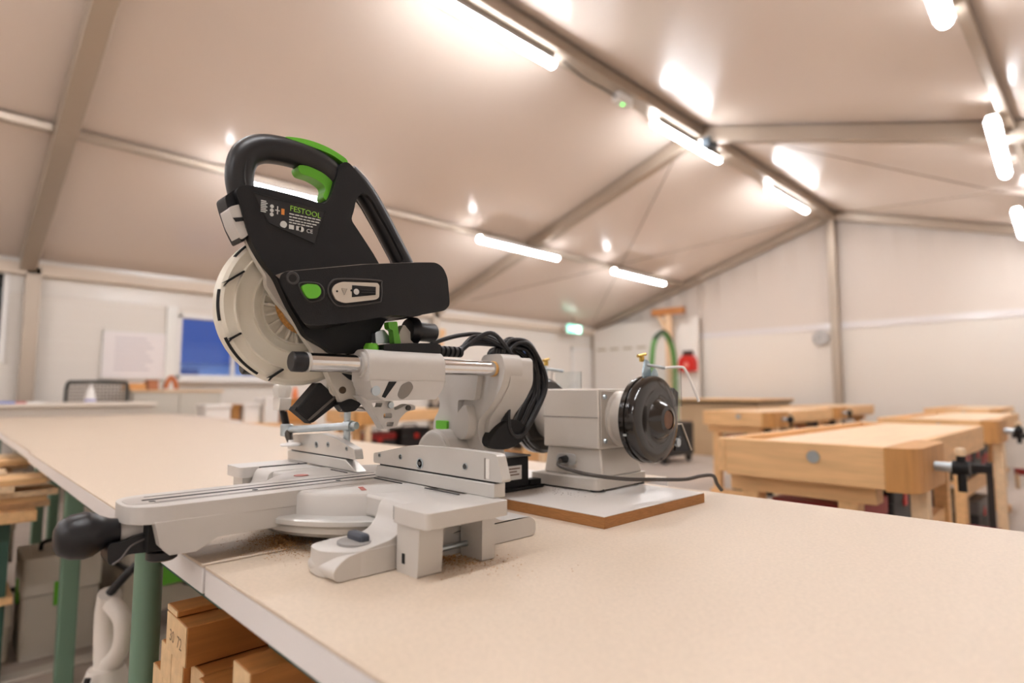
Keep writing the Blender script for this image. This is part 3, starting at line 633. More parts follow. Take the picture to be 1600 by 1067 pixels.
MB().lathe([(0, .028), (.02, .03), (.024, .036), (.024, .045), (.019, .048), (.0165, .05), (.0165, .084), (.014, .087), (0, .087)], (.055, 0, .324), 'y', 28).build('angle_knob', BLACKS, S, smooth=50)
# --- power cord
cord = []
cd = MB().tube(spl([(.05, .085, .305), (.045, .125, .318), (.04, .165, .327), (.04, .205, .331), (.045, .25, .324), (.055, .3, .303), (.06, .335, .27), (.064, .352, .235), (.064, .338, .18), (.06, .3, .142), (.055, .26, .13)], 7), .0042, 10).build('power_cord', BLACKS, S, smooth=80)
rnd = random.Random(3)
for i in range(11):
    a = rnd.uniform(-.012, .012); b_ = rnd.uniform(-.012, .012); x = .032 + .0045 * i; d = rnd.uniform(-.012, .01)
    lp = [(x, .245 + a, .3 + d), (x + .004, .28 + b_, .316 + a + d), (x + .006, .32 + a * .6, .296 + d), (x + .006, .344 + b_ * .6, .24), (x + .004, .325 + a * .6, .178 + b_), (x, .275 + b_, .134 + a * .6), (x - .003, .252 + a * .3, .15), (x - .003, .254, .225)]
    MB().tube(spl(lp, 6, True), .0042, 8, closed=True).build('cord_loop', BLACKS, cd, smooth=80)
for k in range(5):
    rr = rnd.uniform(-.006, .006)
    MB().tube(spl([(.05 + .006 * k, .13 + rr, .288), (.05 + .006 * k, .165, .304 + k * .004 + rr), (.052 + .006 * k, .21, .318 + k * .003 - .01 * (k % 2)), (.056 + .006 * k, .26, .312 - .006 * k), (.06 + .006 * k, .305, .28 - .006 * k)], 6), .0042, 8).build('cord_loop', BLACKS, cd, smooth=80)
for k in range(5):
    MB().lathe([(.006, 0), (.0095, .001), (.0095, .007), (.006, .008)], (.075, .082 + k * .0105, .291), 'y', 16).build('cord_sleeve', BLACKS, cd)
MB().prism(spl(mm([(200, 120), (222, 150), (262, 168), (300, 150), (292, 128), (250, 112)]), 4, True), .03, .075, 'x').build('cord_hook', BLACK, cd, bev=.004)

# ------------------------------------------------------------------ sawdust
def dust(name, cx, cy, rx, ry, n, h, label, seed, rot=0.):
    rnd = random.Random(seed); b = MB()
    for i in range(n):
        a = rnd.uniform(0, 2 * math.pi); q = min(2.2, abs(rnd.gauss(0, .6)))
        u, v = rx * q * math.cos(a), ry * q * math.sin(a)
        x = cx + u * math.cos(rot) - v * math.sin(rot); y = cy + u * math.sin(rot) + v * math.cos(rot)
        z = TZ + max(0, h * (1 - q)) * rnd.random()
        s = rnd.uniform(.0004, .0011)
        p = [(x + rnd.uniform(-s, s) * 1.6, y + rnd.uniform(-s, s) * 1.6, z + (0 if k < 3 else s)) for k in range(4)]
        b.add(p, [(0, 1, 2), (0, 1, 3), (1, 2, 3), (2, 0, 3)])
    return tag(b.build(name, mat('sawdust', (196, 150, 98), .95, 0, .3, 200), smooth=0), label, 'sawdust', kind='stuff')
dust('sawdust', XC + .03, YS - .165, .07, .045, 3500, .012, 'sawdust heap under the saw arm and turntable', 1)
dust('sawdust', XC + .25, YS - .05, .09, .05, 3500, .004, 'sawdust scattered around the right support leg of the saw', 2, .4)

# ------------------------------------------------------------------ board and grinder
bd = empty('base_board', (XC + .05, YS + .24, TZ)); tag(bd, 'white-faced chipboard with brown edges under the bench grinder', 'board')
MB().box((-.24, 0.005, 0), (.253, .335, .0185)).build('board_core', MDFEDGE, bd, bev=.0008, seg=1)
MB().box((-.24, 0.005, .0186), (.253, .335, .0198)).build('board_face', MELA, bd)
BZ = TZ + .02
rnd = random.Random(5); b = MB()
for i in range(60):
    x = XC + rnd.gauss(.09, .03); y = YS + rnd.gauss(.37, .02); s = rnd.uniform(.0006, .0022)
    b.add([(x, y, BZ), (x + s, y + s * .3, BZ), (x + s * .2, y + s, BZ), (x + s * .4, y + s * .4, BZ + s * .6)], [(0, 1, 2), (0, 1, 3), (1, 2, 3), (2, 0, 3)])
tag(b.build('metal_crumbs', mat('crumbs', (92, 62, 42), .8), smooth=0), 'dark grinding crumbs on the white board before the grinder', 'crumbs', kind='stuff')

G = empty('bench_grinder', (XC + .075, YS + .505, BZ), R(2)); tag(G, 'grey double-wheel bench grinder with black wheel guards', 'bench grinder')
MB().prism(fillet([(-.10, -.095), (.082, -.095), (.082, .095), (-.10, .095)], .016), .004, .026, 'z').build('base_plate', GRIND, G, bev=.004)
for x in (-.075, .068):
    for y in (-.075, .075): MB().lathe([(0, 0), (.016, 0), (.014, .006), (0, .006)], (x, y, 0), 'z', 16).build('rubber_foot', BLACKS, G)
ped = MB()
ped.add([(-.078, -.07, .026), (.078, -.07, .026), (.078, .08, .026), (-.078, .08, .026), (-.07, -.066, .084), (.07, -.066, .084), (.064, .066, .084), (-.064, .066, .084)], [(0, 1, 2, 3), (4, 5, 6, 7), (0, 1, 5, 4), (1, 2, 6, 5), (2, 3, 7, 6), (3, 0, 4, 7)])
ped.build('pedestal', GRIND, G, bev=.004)
MB().box((-.074, -.076, .083), (.074, .074, .207)).build('motor_body', GRIND, G, bev=.004)
MB().box((-.0745, -.0768, .1465), (.0715, -.0755, .1485)).build('body_crease', mat('crease', (150, 142, 134), .5), G)
AX = .145
for s in (1, -1):
    x = .0745 * s
    fp = MB().box((min(x, x + .002 * s), -.071, .088), (max(x, x + .002 * s), .069, .202)).build('end_plate', GRIND, G, bev=.001)
    for y in (-.058, .056):
        for z in (.1, .19): MB().lathe([(0, .004 * s), (.004, .0035 * s), (.0055, 0), (0, 0)], (x + .002 * s, y, z), 'x', 14).build('end_bolt', STEEL, fp)
    MB().lathe([(0, 0), (.058, 0), (.058, .004 * s), (.054, .008 * s), (.0525, .03 * s), (.0525, .062 * s), (0, .062 * s)], (x + .002 * s, 0, AX), 'x', 48).build('motor_end', mat('grinder_light', (206, 198, 188), .4, .3), G)
    # wheel guard: drum with a stepped rim and domed cap
    gx = x + .048 * s
    wg = MB().lathe([(0, 0), (.08, 0), (.085, .004 * s), (.085, .012 * s), (.0885, .013 * s), (.0885, .017 * s), (.0855, .018 * s), (.0855, .024 * s), (.0885, .025 * s), (.0885, .036 * s), (.086, .041 * s), (.08, .044 * s), (.06, .045 * s), (.05, .043 * s), (.041, .046 * s), (.037, .056 * s), (.028, .066 * s), (.02, .068 * s), (.019, .063 * s), (0, .063 * s)], (gx, 0, AX), 'x', 72).build('wheel_guard', BROWNB, G, smooth=30)
    MB().lathe([(0, .0625 * s), (.0185, .0625 * s), (.0185, .066 * s), (0, .066 * s)], (gx, 0, AX), 'x', 32).build('cap_disc', mat('rust_disc', (120, 86, 66), .5, .2, .2, 40), wg)
    MB().lathe([(0, 0), (.004, 0), (.004, .004), (0, .004)], (gx + .02 * s, -.0865, AX - .03), 'z', 12).build('guard_screw', STEEL, wg)
    # grinding wheel edge showing at the rear opening
    MB().lathe([(0, .01 * s), (.072, .01 * s), (.074, .012 * s), (.074, .034 * s), (.072, .036 * s), (0, .036 * s)], (gx, .014, AX), 'x', 40).build('grinding_wheel', mat('abrasive', (120, 112, 104), .9, 0, .2, 200), wg)
    # spark-shield bracket with brass wing screw, bent wire arm and clear shield
    sb = MB().prism(fillet([(-.012, .196), (.012, .196), (.017, .224), (.012, .262), (-.004, .268), (-.014, .24)], .004), gx + .016 * s, gx + .02 * s, 'x').build('shield_bracket', mat('pale_blue_zinc', (176, 196, 206), .3, .7), G)
    MB().prism(fillet([(.0, .196), (.02, .2), (.03, .236), (.02, .25), (.006, .24)], .004), gx + .026 * s, gx + .029 * s, 'x').build('shield_bracket', MATS['pale_blue_zinc'], G)
    MB().lathe([(0, 0), (.006, .001), (.006, .01), (.0035, .014), (0, .014)], (gx + .008 * s, .0, .262), 'z', 6).build('wing_screw', mat('brass', (206, 172, 90), .3, .8), sb)
    MB().tube([(gx + .006 * s, -.012, .274), (gx + .01 * s, .012, .279)], .0035, 8).build('wing_screw', MATS['brass'], sb)
    MB().tube([(gx + .018 * s, .0, .256), (gx + .018 * s, .075, .252)], .0035, 10).build('shield_rod', STEEL, sb)
    MB().tube(spl([(gx + .02 * s, .075, .252), (gx + .05 * s, .08, .253), (gx + .062 * s, .085, .246), (gx + .075 * s, .1, .2), (gx + .08 * s, .105, .18)], 5), .003, 8).build('shield_wire', WHITE, sb)
    MB().box((gx - .03 * s if s > 0 else gx - .05, .086, .17), (gx + .05 if s > 0 else gx + .03, .088, .25), ).build('eye_shield', mat('clear_shield', (240, 246, 248), .05, 0, trans=1.), sb)
    # tool rest
    tr = MB().tube([(gx + .03 * s, .07, AX - .055), (gx + .03 * s, .112, AX - .045)], .006, 8).build('rest_arm', BLACKS, G)
    MB().prism([(.096, .075), (.165, .07), (.168, .076), (.13, .13), (.105, .128)], gx + .024 * s, gx + .028 * s, 'x').build('tool_rest', mat('rest_black', (18, 20, 26), .4, .3), tr)
    MB().prism([(.122, .13), (.165, .07), (.168, .072), (.126, .132)], min(gx - .012 * s, gx + .03 * s), max(gx - .012 * s, gx + .03 * s), 'x').build('rest_plate', mat('rest_edge', (196, 186, 172), .4, .5), tr)
    MB().lathe([(0, 0), (.009, .0), (.009, .006 * s), (0, .007 * s)], (gx + .034 * s, .09, AX - .052), 'x', 16).build('rest_knob', STEEL, tr)
MB().prism([(.082, .15), (.088, .2), (.068, .21), (.06, .19)], .148, .166, 'x').build('guard_ear', BROWNB, G, bev=.002)
il = MB().prism(rrect(-.04, .046, .012, .07, .011), -.0745, -.069, 'y').build('cable_inlet', mat('inlet_zinc', (206, 204, 200), .35, .5), G, bev=.001)
MB().lathe([(0, -.092), (.006, -.092), (.0075, -.08), (.0085, -.074), (0, -.074)], (-.014, 0, .058), 'y', 16).build('cable_gland', BLACKS, il)
MB().tube(spl([(-.014, -.09, .058), (-.005, -.11, .05), (.03, -.118, .044), (.08, -.115, .038), (.13, -.07, .03), (.16, 0, .025), (.19, .06, .022), (.205, .1, .026), (.215, .135, .024), (.212, .16, .004), (.21, .185, -.012)], 7), .0038, 10).build('grinder_cord', mat('cord_grey', (74, 66, 60), .45), G, smooth=80)
# black box with a white label beside the grinder
pb = empty('power_box', (XC - .012, YS + .315, BZ)); tag(pb, 'black box with a small white label between saw and grinder', 'box')
MB().box((-.035, -.045, .004), (.035, .045, .066)).build('case', BLACK, pb, bev=.003)
MB().box((-.038, -.048, .066), (.038, .048, .070)).build('lid', BLACK, pb, bev=.0015)
MB().box((-.0385, -.0485, .0682), (.0385, .0485, .0692)).build('lid_seam', mat('seam_silver', (170, 165, 158), .4, .4), pb)
MB().box((-.04, -.05, 0), (.044, .082, .006)).build('mounting_flange', BLACK, pb, bev=.002)
MB().box((.016, .046, .006), (.038, .08, .018)).build('flange_lug', BLACK, pb, bev=.002)
pl = MB().box((.0348, -.02, .022), (.0362, .022, .05)).build('label_plate', WHITE, pb)
bb = MB()
for i, (a, c) in enumerate(((-.015, .017), (-.015, .008), (-.011, .015))): bb.box((.0361, a, .043 - i * .006), (.0366, c, .0455 - i * .006))
bb.build('label_print', mat('print_brown', (120, 90, 70), .6), pl)

# ------------------------------------------------------------------ lumber on the shelf under the near table
NB = [0]
def lumber(x0, z0, w_, h_, y0, L, label, mark=None):
    t = empty('lumber_beam', (x0 + w_ / 2, y0, z0)); tag(t, label, 'lumber', 'timber beams stacked under the near table')
    MB().box((-w_ / 2 + .0005, .0006, .0004), (w_ / 2 - .0005, L, h_ - .0004)).build('beam', PINE, t, bev=.0015, seg=2)
    MB().box((-w_ / 2 + .0012, -.0004, .0012), (w_ / 2 - .0012, .0008, h_ - .0012)).build('end_grain', PINEEND, t)
    if mark: text(mark, h_ * .42, mat('pencil', (120, 96, 72), .8), t, (-w_ * .32, -.0006, h_ * .32), right=(1, 0, 0), up=(0, 0, 1), name='pencil_mark', ext=.00005)
rnd = random.Random(11)
SZ = .46
rk = empty('timber_rack', (-.84, .65, 0)); tag(rk, 'low wooden rack carrying the timber beams under the tables', 'rack')
MB().box((-.34, -.37, .435), (.32, .38, .459)).build('rack_board', BEECHX, rk, bev=.002)
for x in (-.3, .28):
    for y in (-.3, .32): MB().box((x - .03, y - .03, 0), (x + .03, y + .03, .435)).build('leg', BEECH, rk)
zz = SZ
for r_ in range(4):
    for c in range(9):
        if r_ == 3 and c == 0: continue
        lumber(-1.168 + c * .0605, zz, .0585, .0545, .275 + rnd.uniform(0, .025), .75, 'timber beam in course %d from below, %s from the green leg' % (r_ + 1, ('first', 'second', 'third', 'fourth', 'fifth', 'sixth', 'seventh', 'eighth', 'ninth')[c]))
    zz += .0555
lumber(-1.062, zz, .1, .058, .281, .75, 'wide beam on top of the stack with pencil marks on its end', '30  72')
lumber(-1.062, zz + .0585, .052, .01, .281, .75, 'thin batten lying on the wide pencil-marked beam')
lumber(-.76, zz, .07, .022, .28, .75, 'thin flat board under the MS-marked beam')
lumber(-.752, zz + .0225, .052, .06, .272, .75, 'beam at the right of the stack marked MS on its end', 'MS')

# ------------------------------------------------------------------ carpenters' benches
BL = 2.0; BW = .66; BH = .88
def make_bench():
    t = empty('workbench', (0, 0, 0))
    w_ = BW / 2
    MB().box((-w_ + .17, .05, BH - .07), (w_ - .035, BL - .05, BH)).build('top_slab', BEECHT, t, bev=.003)
    MB().box((-w_ + .035, .05, BH - .07), (-w_ + .17, BL - .05, BH - .035)).build('tool_tray', BEECH, t)
    MB().box((-w_, .0, BH - .14), (-w_ + .035, BL, BH + .002)).build('tray_rail', BEECH, t, bev=.004)
    MB().box((w_ - .035, .5, BH - .13), (w_, BL, BH)).build('front_rail', BEECH, t, bev=.004)
    MB().box((-w_ + .0355, .0, BH - .15), (w_ - .03, .05, BH + .002)).build('end_board', BEECHX, t, bev=.004)
    MB().box((-w_ + .0355, BL - .05, BH - .15), (w_ - .03, BL, BH + .002)).build('end_board', BEECHX, t, bev=.004)
    sh = fillet([(w_ - .03, -.002), (w_ + .045, -.002), (w_ + .075, .05), (w_ + .075, .44), (w_ + .035, .49), (w_ - .035, .49), (w_ - .035, .05), (w_ - .03, .05)], [0, .03, .03, .03, .03, 0, 0, 0], 5)
    MB().prism(sh, BH - .155, BH + .001, 'z').build('vise_block', mat('beech_dark', (206, 150, 88), .5, 0, .14, 4, .08, 60, stretch=(10, 10, 1)), t, bev=.004)
    MB().lathe([(0, -.006), (.022, -.006), (.024, -.003), (.024, .002), (0, .002)], (w_ - .27, 0, BH - .05), 'y', 20).build('vise_nut', STEEL, t)
    for x in (-w_ + .1, w_ - .18):
        MB().box((x - .035, .08, 0.06), (x + .035, .16, BH - .15)).build('leg', BEECH, t, bev=.004)
        MB().box((x - .035, BL - .26, 0.06), (x + .035, BL - .18, BH - .15)).build('leg', BEECH, t, bev=.004)
    for y in (.085, BL - .255):
        MB().box((-w_ + .02, y - .012, BH - .22), (w_ - .08, y + .082, BH - .151)).build('cross_rail', BEECHX, t, bev=.003)
        MB().box((-w_ + .02, y - .01, 0), (w_ - .08, y + .08, .06)).build('foot_rail', BEECHX, t, bev=.006)
    for x in (-w_ + .08, w_ - .2): MB().box((x, .16, .3), (x + .035, BL - .26, .4)).build('stretcher', BEECH, t, bev=.003)
    MB().box((-w_ + .115, .17, .4), (w_ - .165, BL - .27, .418)).build('lower_shelf', BEECH, t)
    MB().box((w_ + .02, .1, .0), (w_ + .075, .16, BH - .155)).build('vise_leg', BEECHT, t, bev=.004)
    MB().tube([(w_ + .075, .24, BH - .075), (w_ + .17, .24, BH - .075)], .018, 12).build('vise_screw', STEEL, t)
    MB().lathe([(0, 0), (.026, 0), (.026, .05), (0, .05)], (w_ + .13, .24, BH - .075), 'x', 16).build('vise_hub', BLACK, t)
    MB().tube([(w_ + .155, .24, BH - .16), (w_ + .155, .24, BH - .03)], .014, 10).build('vise_handle', BLACK, t)
    MB().lathe([(0, 0), (.016, .003), (.02, .016), (.014, .03), (0, .034)], (w_ + .155, .24, BH - .035), 'z', 14).build('handle_knob', BEECHT, t)
    return t
proto = make_bench()
SPOTS = [
    (-.90, 2.45, 'nearest beech workbench, right of the grinder, with a round nut in its end board'),
    (-.99, 5.25, 'beech workbench directly behind the nearest one on the right'),
    (-1.35, 8.7, 'farthest beech workbench of the right-hand row, below the clock wall'),
    (-2.79, 5.9, 'beech workbench left of the nearest one, its leg beside the tool rest'),
    (-3.0, 8.5, 'far beech workbench in the middle row below the gable post'),
    (-6.0, 3.2, 'beech workbench seen under the saw carriage'),
    (-4.8, 4.65, 'beech workbench behind the grinder motor'),
    (-6.9, 6.6, 'beech workbench near the left wall behind the saw column'),
]
BEN = []
for i, (x, y, l) in enumerate(SPOTS):
    o = proto if i == 0 else copy_tree(proto)
    o.location = (x, y, 0); tag(o, l, 'workbench', "carpenters' workbenches in rows"); BEN.append((x, y))
# tall narrow counter by the far wall
ct = empty('side_counter', (-4.75, 10.1, 0)); tag(ct, 'tall counter with thin wooden top by the far wall, behind the middle row', 'counter')
MB().box((-.75, -.7, .93), (.75, .75, .965)).build('counter_top', BEECHX, ct, bev=.003)
MB().box((-.7, -.62, .0), (.7, .7, .9)).build('counter_body', mat('counter_body', (206, 176, 140), .5), ct)
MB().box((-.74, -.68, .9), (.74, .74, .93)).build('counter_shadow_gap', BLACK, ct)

# tool cases on the bench shelves
def toolcase(x, y, z, sx, sy, sz, label, body, trimc, grp='tool cases on the bench shelves', lc=None):
    t = empty('tool_case', (x, y, z)); tag(t, label, 'tool case', grp)
    MB().prism(rrect(-sx / 2, -sy / 2, sx / 2, sy / 2, .02), 0, sz * .62, 'z').build('case_body', body, t, bev=.006)
    MB().prism(rrect(-sx / 2 - .004, -sy / 2 - .004, sx / 2 + .004, sy / 2 + .004, .02), sz * .63, sz, 'z').build('case_lid', trimc, t, bev=.008)
    MB().tube(spl([(0, -sy * .25, sz), (0, -sy * .2, sz + .035), (0, sy * .2, sz + .035), (0, sy * .25, sz)], 4), .009, 8).build('handle', BLACK, t)
    MB().box((sx / 2, -.03, sz * .5), (sx / 2 + .008, .03, sz * .74)).build('latch', lc or RED, t, bev=.002)
    MB().box((-.03, -sy / 2 - .01, sz * .5), (.03, -sy / 2, sz * .74)).build('latch', lc or RED, t, bev=.002)
DKB = mat('case_black', (28, 26, 28), .5); DKR = mat('case_red', (150, 30, 28), .5); DKG = mat('case_grey', (92, 86, 84), .5)
names = ['nearest workbench', 'second right-hand bench', 'farthest right-hand bench', 'bench left of the nearest', 'far middle bench', 'bench below the saw carriage', 'bench behind the grinder', 'bench near the left wall']
for i, (x, y) in enumerate(BEN):
    toolcase(x - .02, y + .42, .419, .34, .42, .2, 'black case with red lid, front of shelf under the ' + names[i], DKB, DKR)
    toolcase(x - .0, y + .92, .419, .3, .4, .24, 'black case, middle of shelf under the ' + names[i], DKB, DKB)
    toolcase(x - .02, y + 1.4, .419, .32, .36, .18, 'red and black case, back of shelf under the ' + names[i], DKR, DKB)
    toolcase(x + .0, y + .62, .001, .42, .5, .26, 'large dark case on the floor under the ' + names[i], DKB, DKG)
# clamps hanging off the vise side of some benches
for i in (0, 1, 3, 5):
    x, y = BEN[i]
    b = empty('bar_clamp', (x + .47, y + 1.0, .4)); tag(b, 'dark bar clamp with pale wooden handle hanging beside the ' + names[i], 'clamp', 'clamps beside the benches')
    MB().box((-.012, -.006, -.39), (.012, .006, .36)).build('clamp_rail', mat('clamp_steel', (70, 66, 66), .4, .6), b)
    MB().box((-.1, -.014, .31), (.012, .014, .35)).build('fixed_jaw', DKB, b, bev=.004)
    MB().box((-.1, -.014, .02), (.03, .014, .07)).build('sliding_jaw', DKR, b, bev=.004)
    MB().tube([(-.085, 0, .04), (-.085, 0, -.09)], .015, 10).build('handle', BEECHT, b)
# things lying on the bench under the saw carriage
bx, by = BEN[5]
t = empty('smoothing_plane', (bx + .1, by + 1.25, BH + .001), R(80)); tag(t, 'black smoothing plane lying on the workbench under the saw carriage', 'plane')
MB().box((-.12, -.03, 0), (.12, .03, .03)).build('sole', DKB, t, bev=.004)
MB().prism([(.02, .03), (.1, .03), (.08, .1), (.05, .1)], -.012, .012, 'y').build('tote', DKB, t, bev=.004)
MB().lathe([(0, .03), (.02, .03), (.024, .06), (.012, .075), (0, .078)], (-.08, 0, 0), 'z', 14).build('knob', DKB, t)

# ------------------------------------------------------------------ left end: desk, chair, cabinet, boxes
dk = empty('desk', (-7.3, .5, 0)); tag(dk, 'pale grey desk across the far end of the tan tables', 'desk')
MB().box((-.4, -1.3, .945), (.4, 1.14, .975)).build('desk_top', mat('desk_white', (226, 216, 204), .4), dk, bev=.004)
MB().box((.34, -1.28, .70), (.36, 1.12, .945)).build('modesty_panel', mat('desk_grey', (206, 196, 184), .5), dk)
for x in (-.35, .3):
    for y in (-1.2, 1.05): MB().box((x - .025, y - .025, 0), (x + .025, y + .025, .945)).build('leg', MATS['desk_grey'], dk)
b = empty('leaflet', (-7.02, .52, .9755), R(10)); tag(b, 'blue, red and white leaflet lying on the desk', 'leaflet')
MB().box((-.1, -.15, 0), (.1, -.02, .02)).build('blue_cover', mat('leaf_blue', (120, 140, 205), .5), b)
MB().box((-.1, -.02, 0), (.1, .06, .018)).build('red_cover', mat('leaf_red', (206, 130, 130), .5), b)
MB().box((-.1, .06, 0), (.1, .2, .016)).build('white_page', WHITE, b)
b = empty('spray_bottle', (-7.05, 1.09, .9755)); tag(b, 'white conical squeeze bottle standing on the desk before the chair', 'bottle')
MB().lathe([(0, 0), (.045, 0), (.048, .01), (.046, .05), (.03, .12), (.014, .15), (.012, .165), (0, .165)], axis='z', n=24).build('bottle_body', WHITE, b)
MB().lathe([(.0465, .012), (.0492, .013), (.0488, .035), (.046, .036)], axis='z', n=24).build('bottle_band', mat('lilac', (170, 165, 205), .5), b)
MB().lathe([(0, .165), (.012, .165), (.005, .19), (0, .192)], axis='z', n=16).build('nozzle', WHITE, b)
c = empty('office_chair', (-7.78, 1.27, 0), math.pi); tag(c, 'black mesh-back office chair behind the desk', 'chair')
fr = MB().tube(spl([(.02, -.27, .78), (.03, -.28, 1.0), (.02, -.27, 1.17), (.01, -.2, 1.19), (0, 0, 1.195), (.01, .2, 1.19), (.02, .27, 1.17), (.03, .28, 1.0), (.02, .27, .78), (.02, 0, .76)], 5, True), .016, 8, closed=True).build('back_frame', mat('chair_frame', (44, 48, 46), .5), c)
MESHM = mat('mesh_grey', (148, 136, 124), .8)
for i in range(16): MB().box((.016, -.265 + i * .034, .77), (.022, -.249 + i * .034, 1.185)).build('mesh_strand', MESHM, c)
for i in range(11): MB().box((.016, -.27, .80 + i * .036), (.021, .27, .812 + i * .036)).build('mesh_strand', MESHM, c)
MB().prism(rrect(-.02, -.25, .48, .25, .08), .56, .63, 'z').build('seat', DKB, c, bev=.02)
MB().lathe([(0, .1), (.03, .1), (.03, .56), (0, .56)], (.23, 0, 0), 'z', 16).build('gas_lift', DKB, c)
for k in range(5):
    a = k * 2 * math.pi / 5
    MB().tube([(.23, 0, .1), (.23 + .28 * math.cos(a), .28 * math.sin(a), .06)], .018, 8).build('base_spoke', DKB, c)
    MB().lathe([(0, -.02), (.03, -.02), (.03, .02), (0, .02)], (.23 + .28 * math.cos(a), .28 * math.sin(a), .03), 'y', 12).build('castor', DKB, c)
MB().tube([(.02, 0, .8), (.1, 0, .57)], .02, 8).build('back_support', DKB, c)
cb = empty('low_cabinet', (-8.25, 2.08, 0)); tag(cb, 'pale grey low cabinet against the wall below the window', 'cabinet')
MB().box((-.3, -.45, .05), (.3, .52, 1.08)).build('cabinet_body', mat('cab_grey', (206, 198, 184), .5), cb, bev=.004)
MB().box((-.32, -.47, 1.08), (.32, .54, 1.105)).build('cabinet_top', mat('cab_top', (230, 196, 156), .5), cb, bev=.003)
for y0, y1 in ((-.44, .03), (.04, .51)):
    d = MB().box((.3, y0, .08), (.318, y1, 1.06)).build('cabinet_door', MATS['cab_grey'], cb, bev=.003)
    MB().box((.318, y1 - .06, .6), (.33, y1 - .04, .75)).build('handle', STEEL, d)
for i, (y, sx, sz, l) in enumerate(((1.7, .3, .08, 'light wooden block on the low cabinet, beside the chair back'), (1.88, .2, .12, 'orange-brown wooden tool box lid on the low cabinet'))):
    o = MB().prism(fillet([(-.12, 0), (.14, 0), (.1, sz), (-.12, sz * .8)], .01), y - sx / 2 + .02, y + sx / 2 - .07, 'y').build('wooden_tool', mat('tool_wood_%d' % i, ((214, 150, 84), (176, 104, 58))[i], .55, 0, .15, 8), loc=(-8.15, .0, 1.105), bev=.004); tag(o, l, 'wooden tool', 'wooden tools on the low cabinet')
o = MB().tube(spl([(-8.1, 2.0, 1.12), (-8.1, 2.02, 1.2), (-8.1, 2.06, 1.26), (-8.1, 2.1, 1.2), (-8.1, 2.12, 1.12)], 4), .028, 10).build('curved_tool', mat('orange_brown', (196, 110, 60), .5)); tag(o, 'reddish-brown curved handle standing on the low cabinet', 'tool')
wb = empty('whiteboard', (XL + .02, 1.77, 1.54)); tag(wb, 'white notice board with faint writing on the left wall', 'notice board')
MB().box((-.01, -.335, -.28), (.012, .335, .28)).build('board_panel', mat('wb_white', (240, 232, 230), .35), wb)
f = MB()
for i, (a, c_) in enumerate((((-.01, -.35, -.295), (.02, .35, -.28)), ((-.01, -.35, .28), (.02, .35, .295)), ((-.01, -.35, -.295), (.02, -.335, .295)), ((-.01, .335, -.295), (.02, .35, .295)))): MB().box(a, c_).build('board_frame', WHITE, wb)
for i in range(8): MB().box((.012, -.22, .2 - i * .055), (.0128, .12 + .08 * ((i * 7) % 3) / 2, .215 - i * .055)).build('faint_writing', mat('faint_ink', (205, 196, 200), .6), wb)
# boxes on a low bench below the window
lb_ = empty('low_bench', (-6.9, 2.6, 0)); tag(lb_, 'low bench with white boxes between table and window wall', 'bench')
MB().box((-.35, -.68, .70), (.35, .6, .735)).build('bench_top', BEECHX, lb_, bev=.003)
for x in (-.3, .3):
    for y in (-.6, .5): MB().box((x - .03, y - .03, 0), (x + .03, y + .03, .70)).build('leg', BEECH, lb_)
def carton(x, y, z, sx, sy, sz, label, m, lid=None, name='storage_box', g='boxes on the low bench'):
    t = empty(name, (x, y, z)); tag(t, label, 'box', g)
    MB().box((-sx / 2, -sy / 2, 0), (sx / 2, sy / 2, sz)).build('box_body', m, t, bev=.006)
    MB().box((-sx / 2 - .012, -sy / 2 - .012, sz - .002), (sx / 2 + .012, sy / 2 + .012, sz + .03)).build('box_lid', lid or m, t, bev=.005)
BXW = mat('box_white', (240, 234, 228), .45)
carton(-6.8, 2.15, .736, .3, .25, .18, 'white box nearest the low cabinet', BXW)
carton(-6.8, 2.345, .736, .2, .095, .18, 'small brown box between two white boxes', mat('kraft', (172, 122, 66), .7))
carton(-6.8, 2.5, .736, .3, .165, .19, 'narrow white box right of the small brown box', BXW)
carton(-6.72, 2.69, .736, .3, .15, .26, 'tall white box beside the orange-brown crate', BXW)
carton(-6.7, 2.95, .736, .34, .3, .24, 'orange-brown wooden crate with overhanging lid behind the clamp', mat('crate', (204, 140, 74), .6, 0, .1, 6), mat('crate_lid', (186, 122, 62), .6))
o = MB().lathe([(0, 0), (.03, 0), (.036, .05), (.02, .11), (.012, .13), (0, .132)], (-6.7, 3.0, 1.007), 'z', 12).build('orange_bottle', mat('orange_matt', (226, 130, 80), .5)); tag(o, 'small orange bottle on the wooden crate', 'bottle')

# ------------------------------------------------------------------ walls: sign, posters, clock, extinguisher, racks
ex = empty('exit_sign', (XL + .35, 9.97, 2.46)); tag(ex, 'glowing green and white exit sign by the far left corner', 'exit sign')
MB().box((-.03, -.26, -.1), (.03, .26, .1)).build('sign_case', WHITE, ex, bev=.008)
MB().box((.03, -.24, -.085), (.036, .24, .085)).build('sign_face', mat('exit_glow', (120, 225, 190), .4, emit=((120, 235, 200), .55)), ex)
MB().box((.0362, .05, -.07), (.0372, .2, .07)).build('pictogram_door', mat('exit_white', (240, 255, 250), .4, emit=((240, 255, 250), .9)), ex)
MB().prism([(-.18, -.02), (-.06, -.02), (-.06, -.06), (.02, .0), (-.06, .06), (-.06, .02), (-.18, .02)], .0362, .0372, 'x').build('pictogram_arrow', MATS['exit_white'], ex)
MB().tube([(0, 0, .1), (0, 0, .255)], .01, 8).build('sign_hanger', ALUD, ex)
o = MB().box((XL, 8.61, 1.81), (XL + .012, 8.9, 2.14)).build('blue_poster', mat('poster_blue', (90, 125, 190), .5)); tag(o, 'small blue poster on the left wall beyond the cable coil', 'poster')
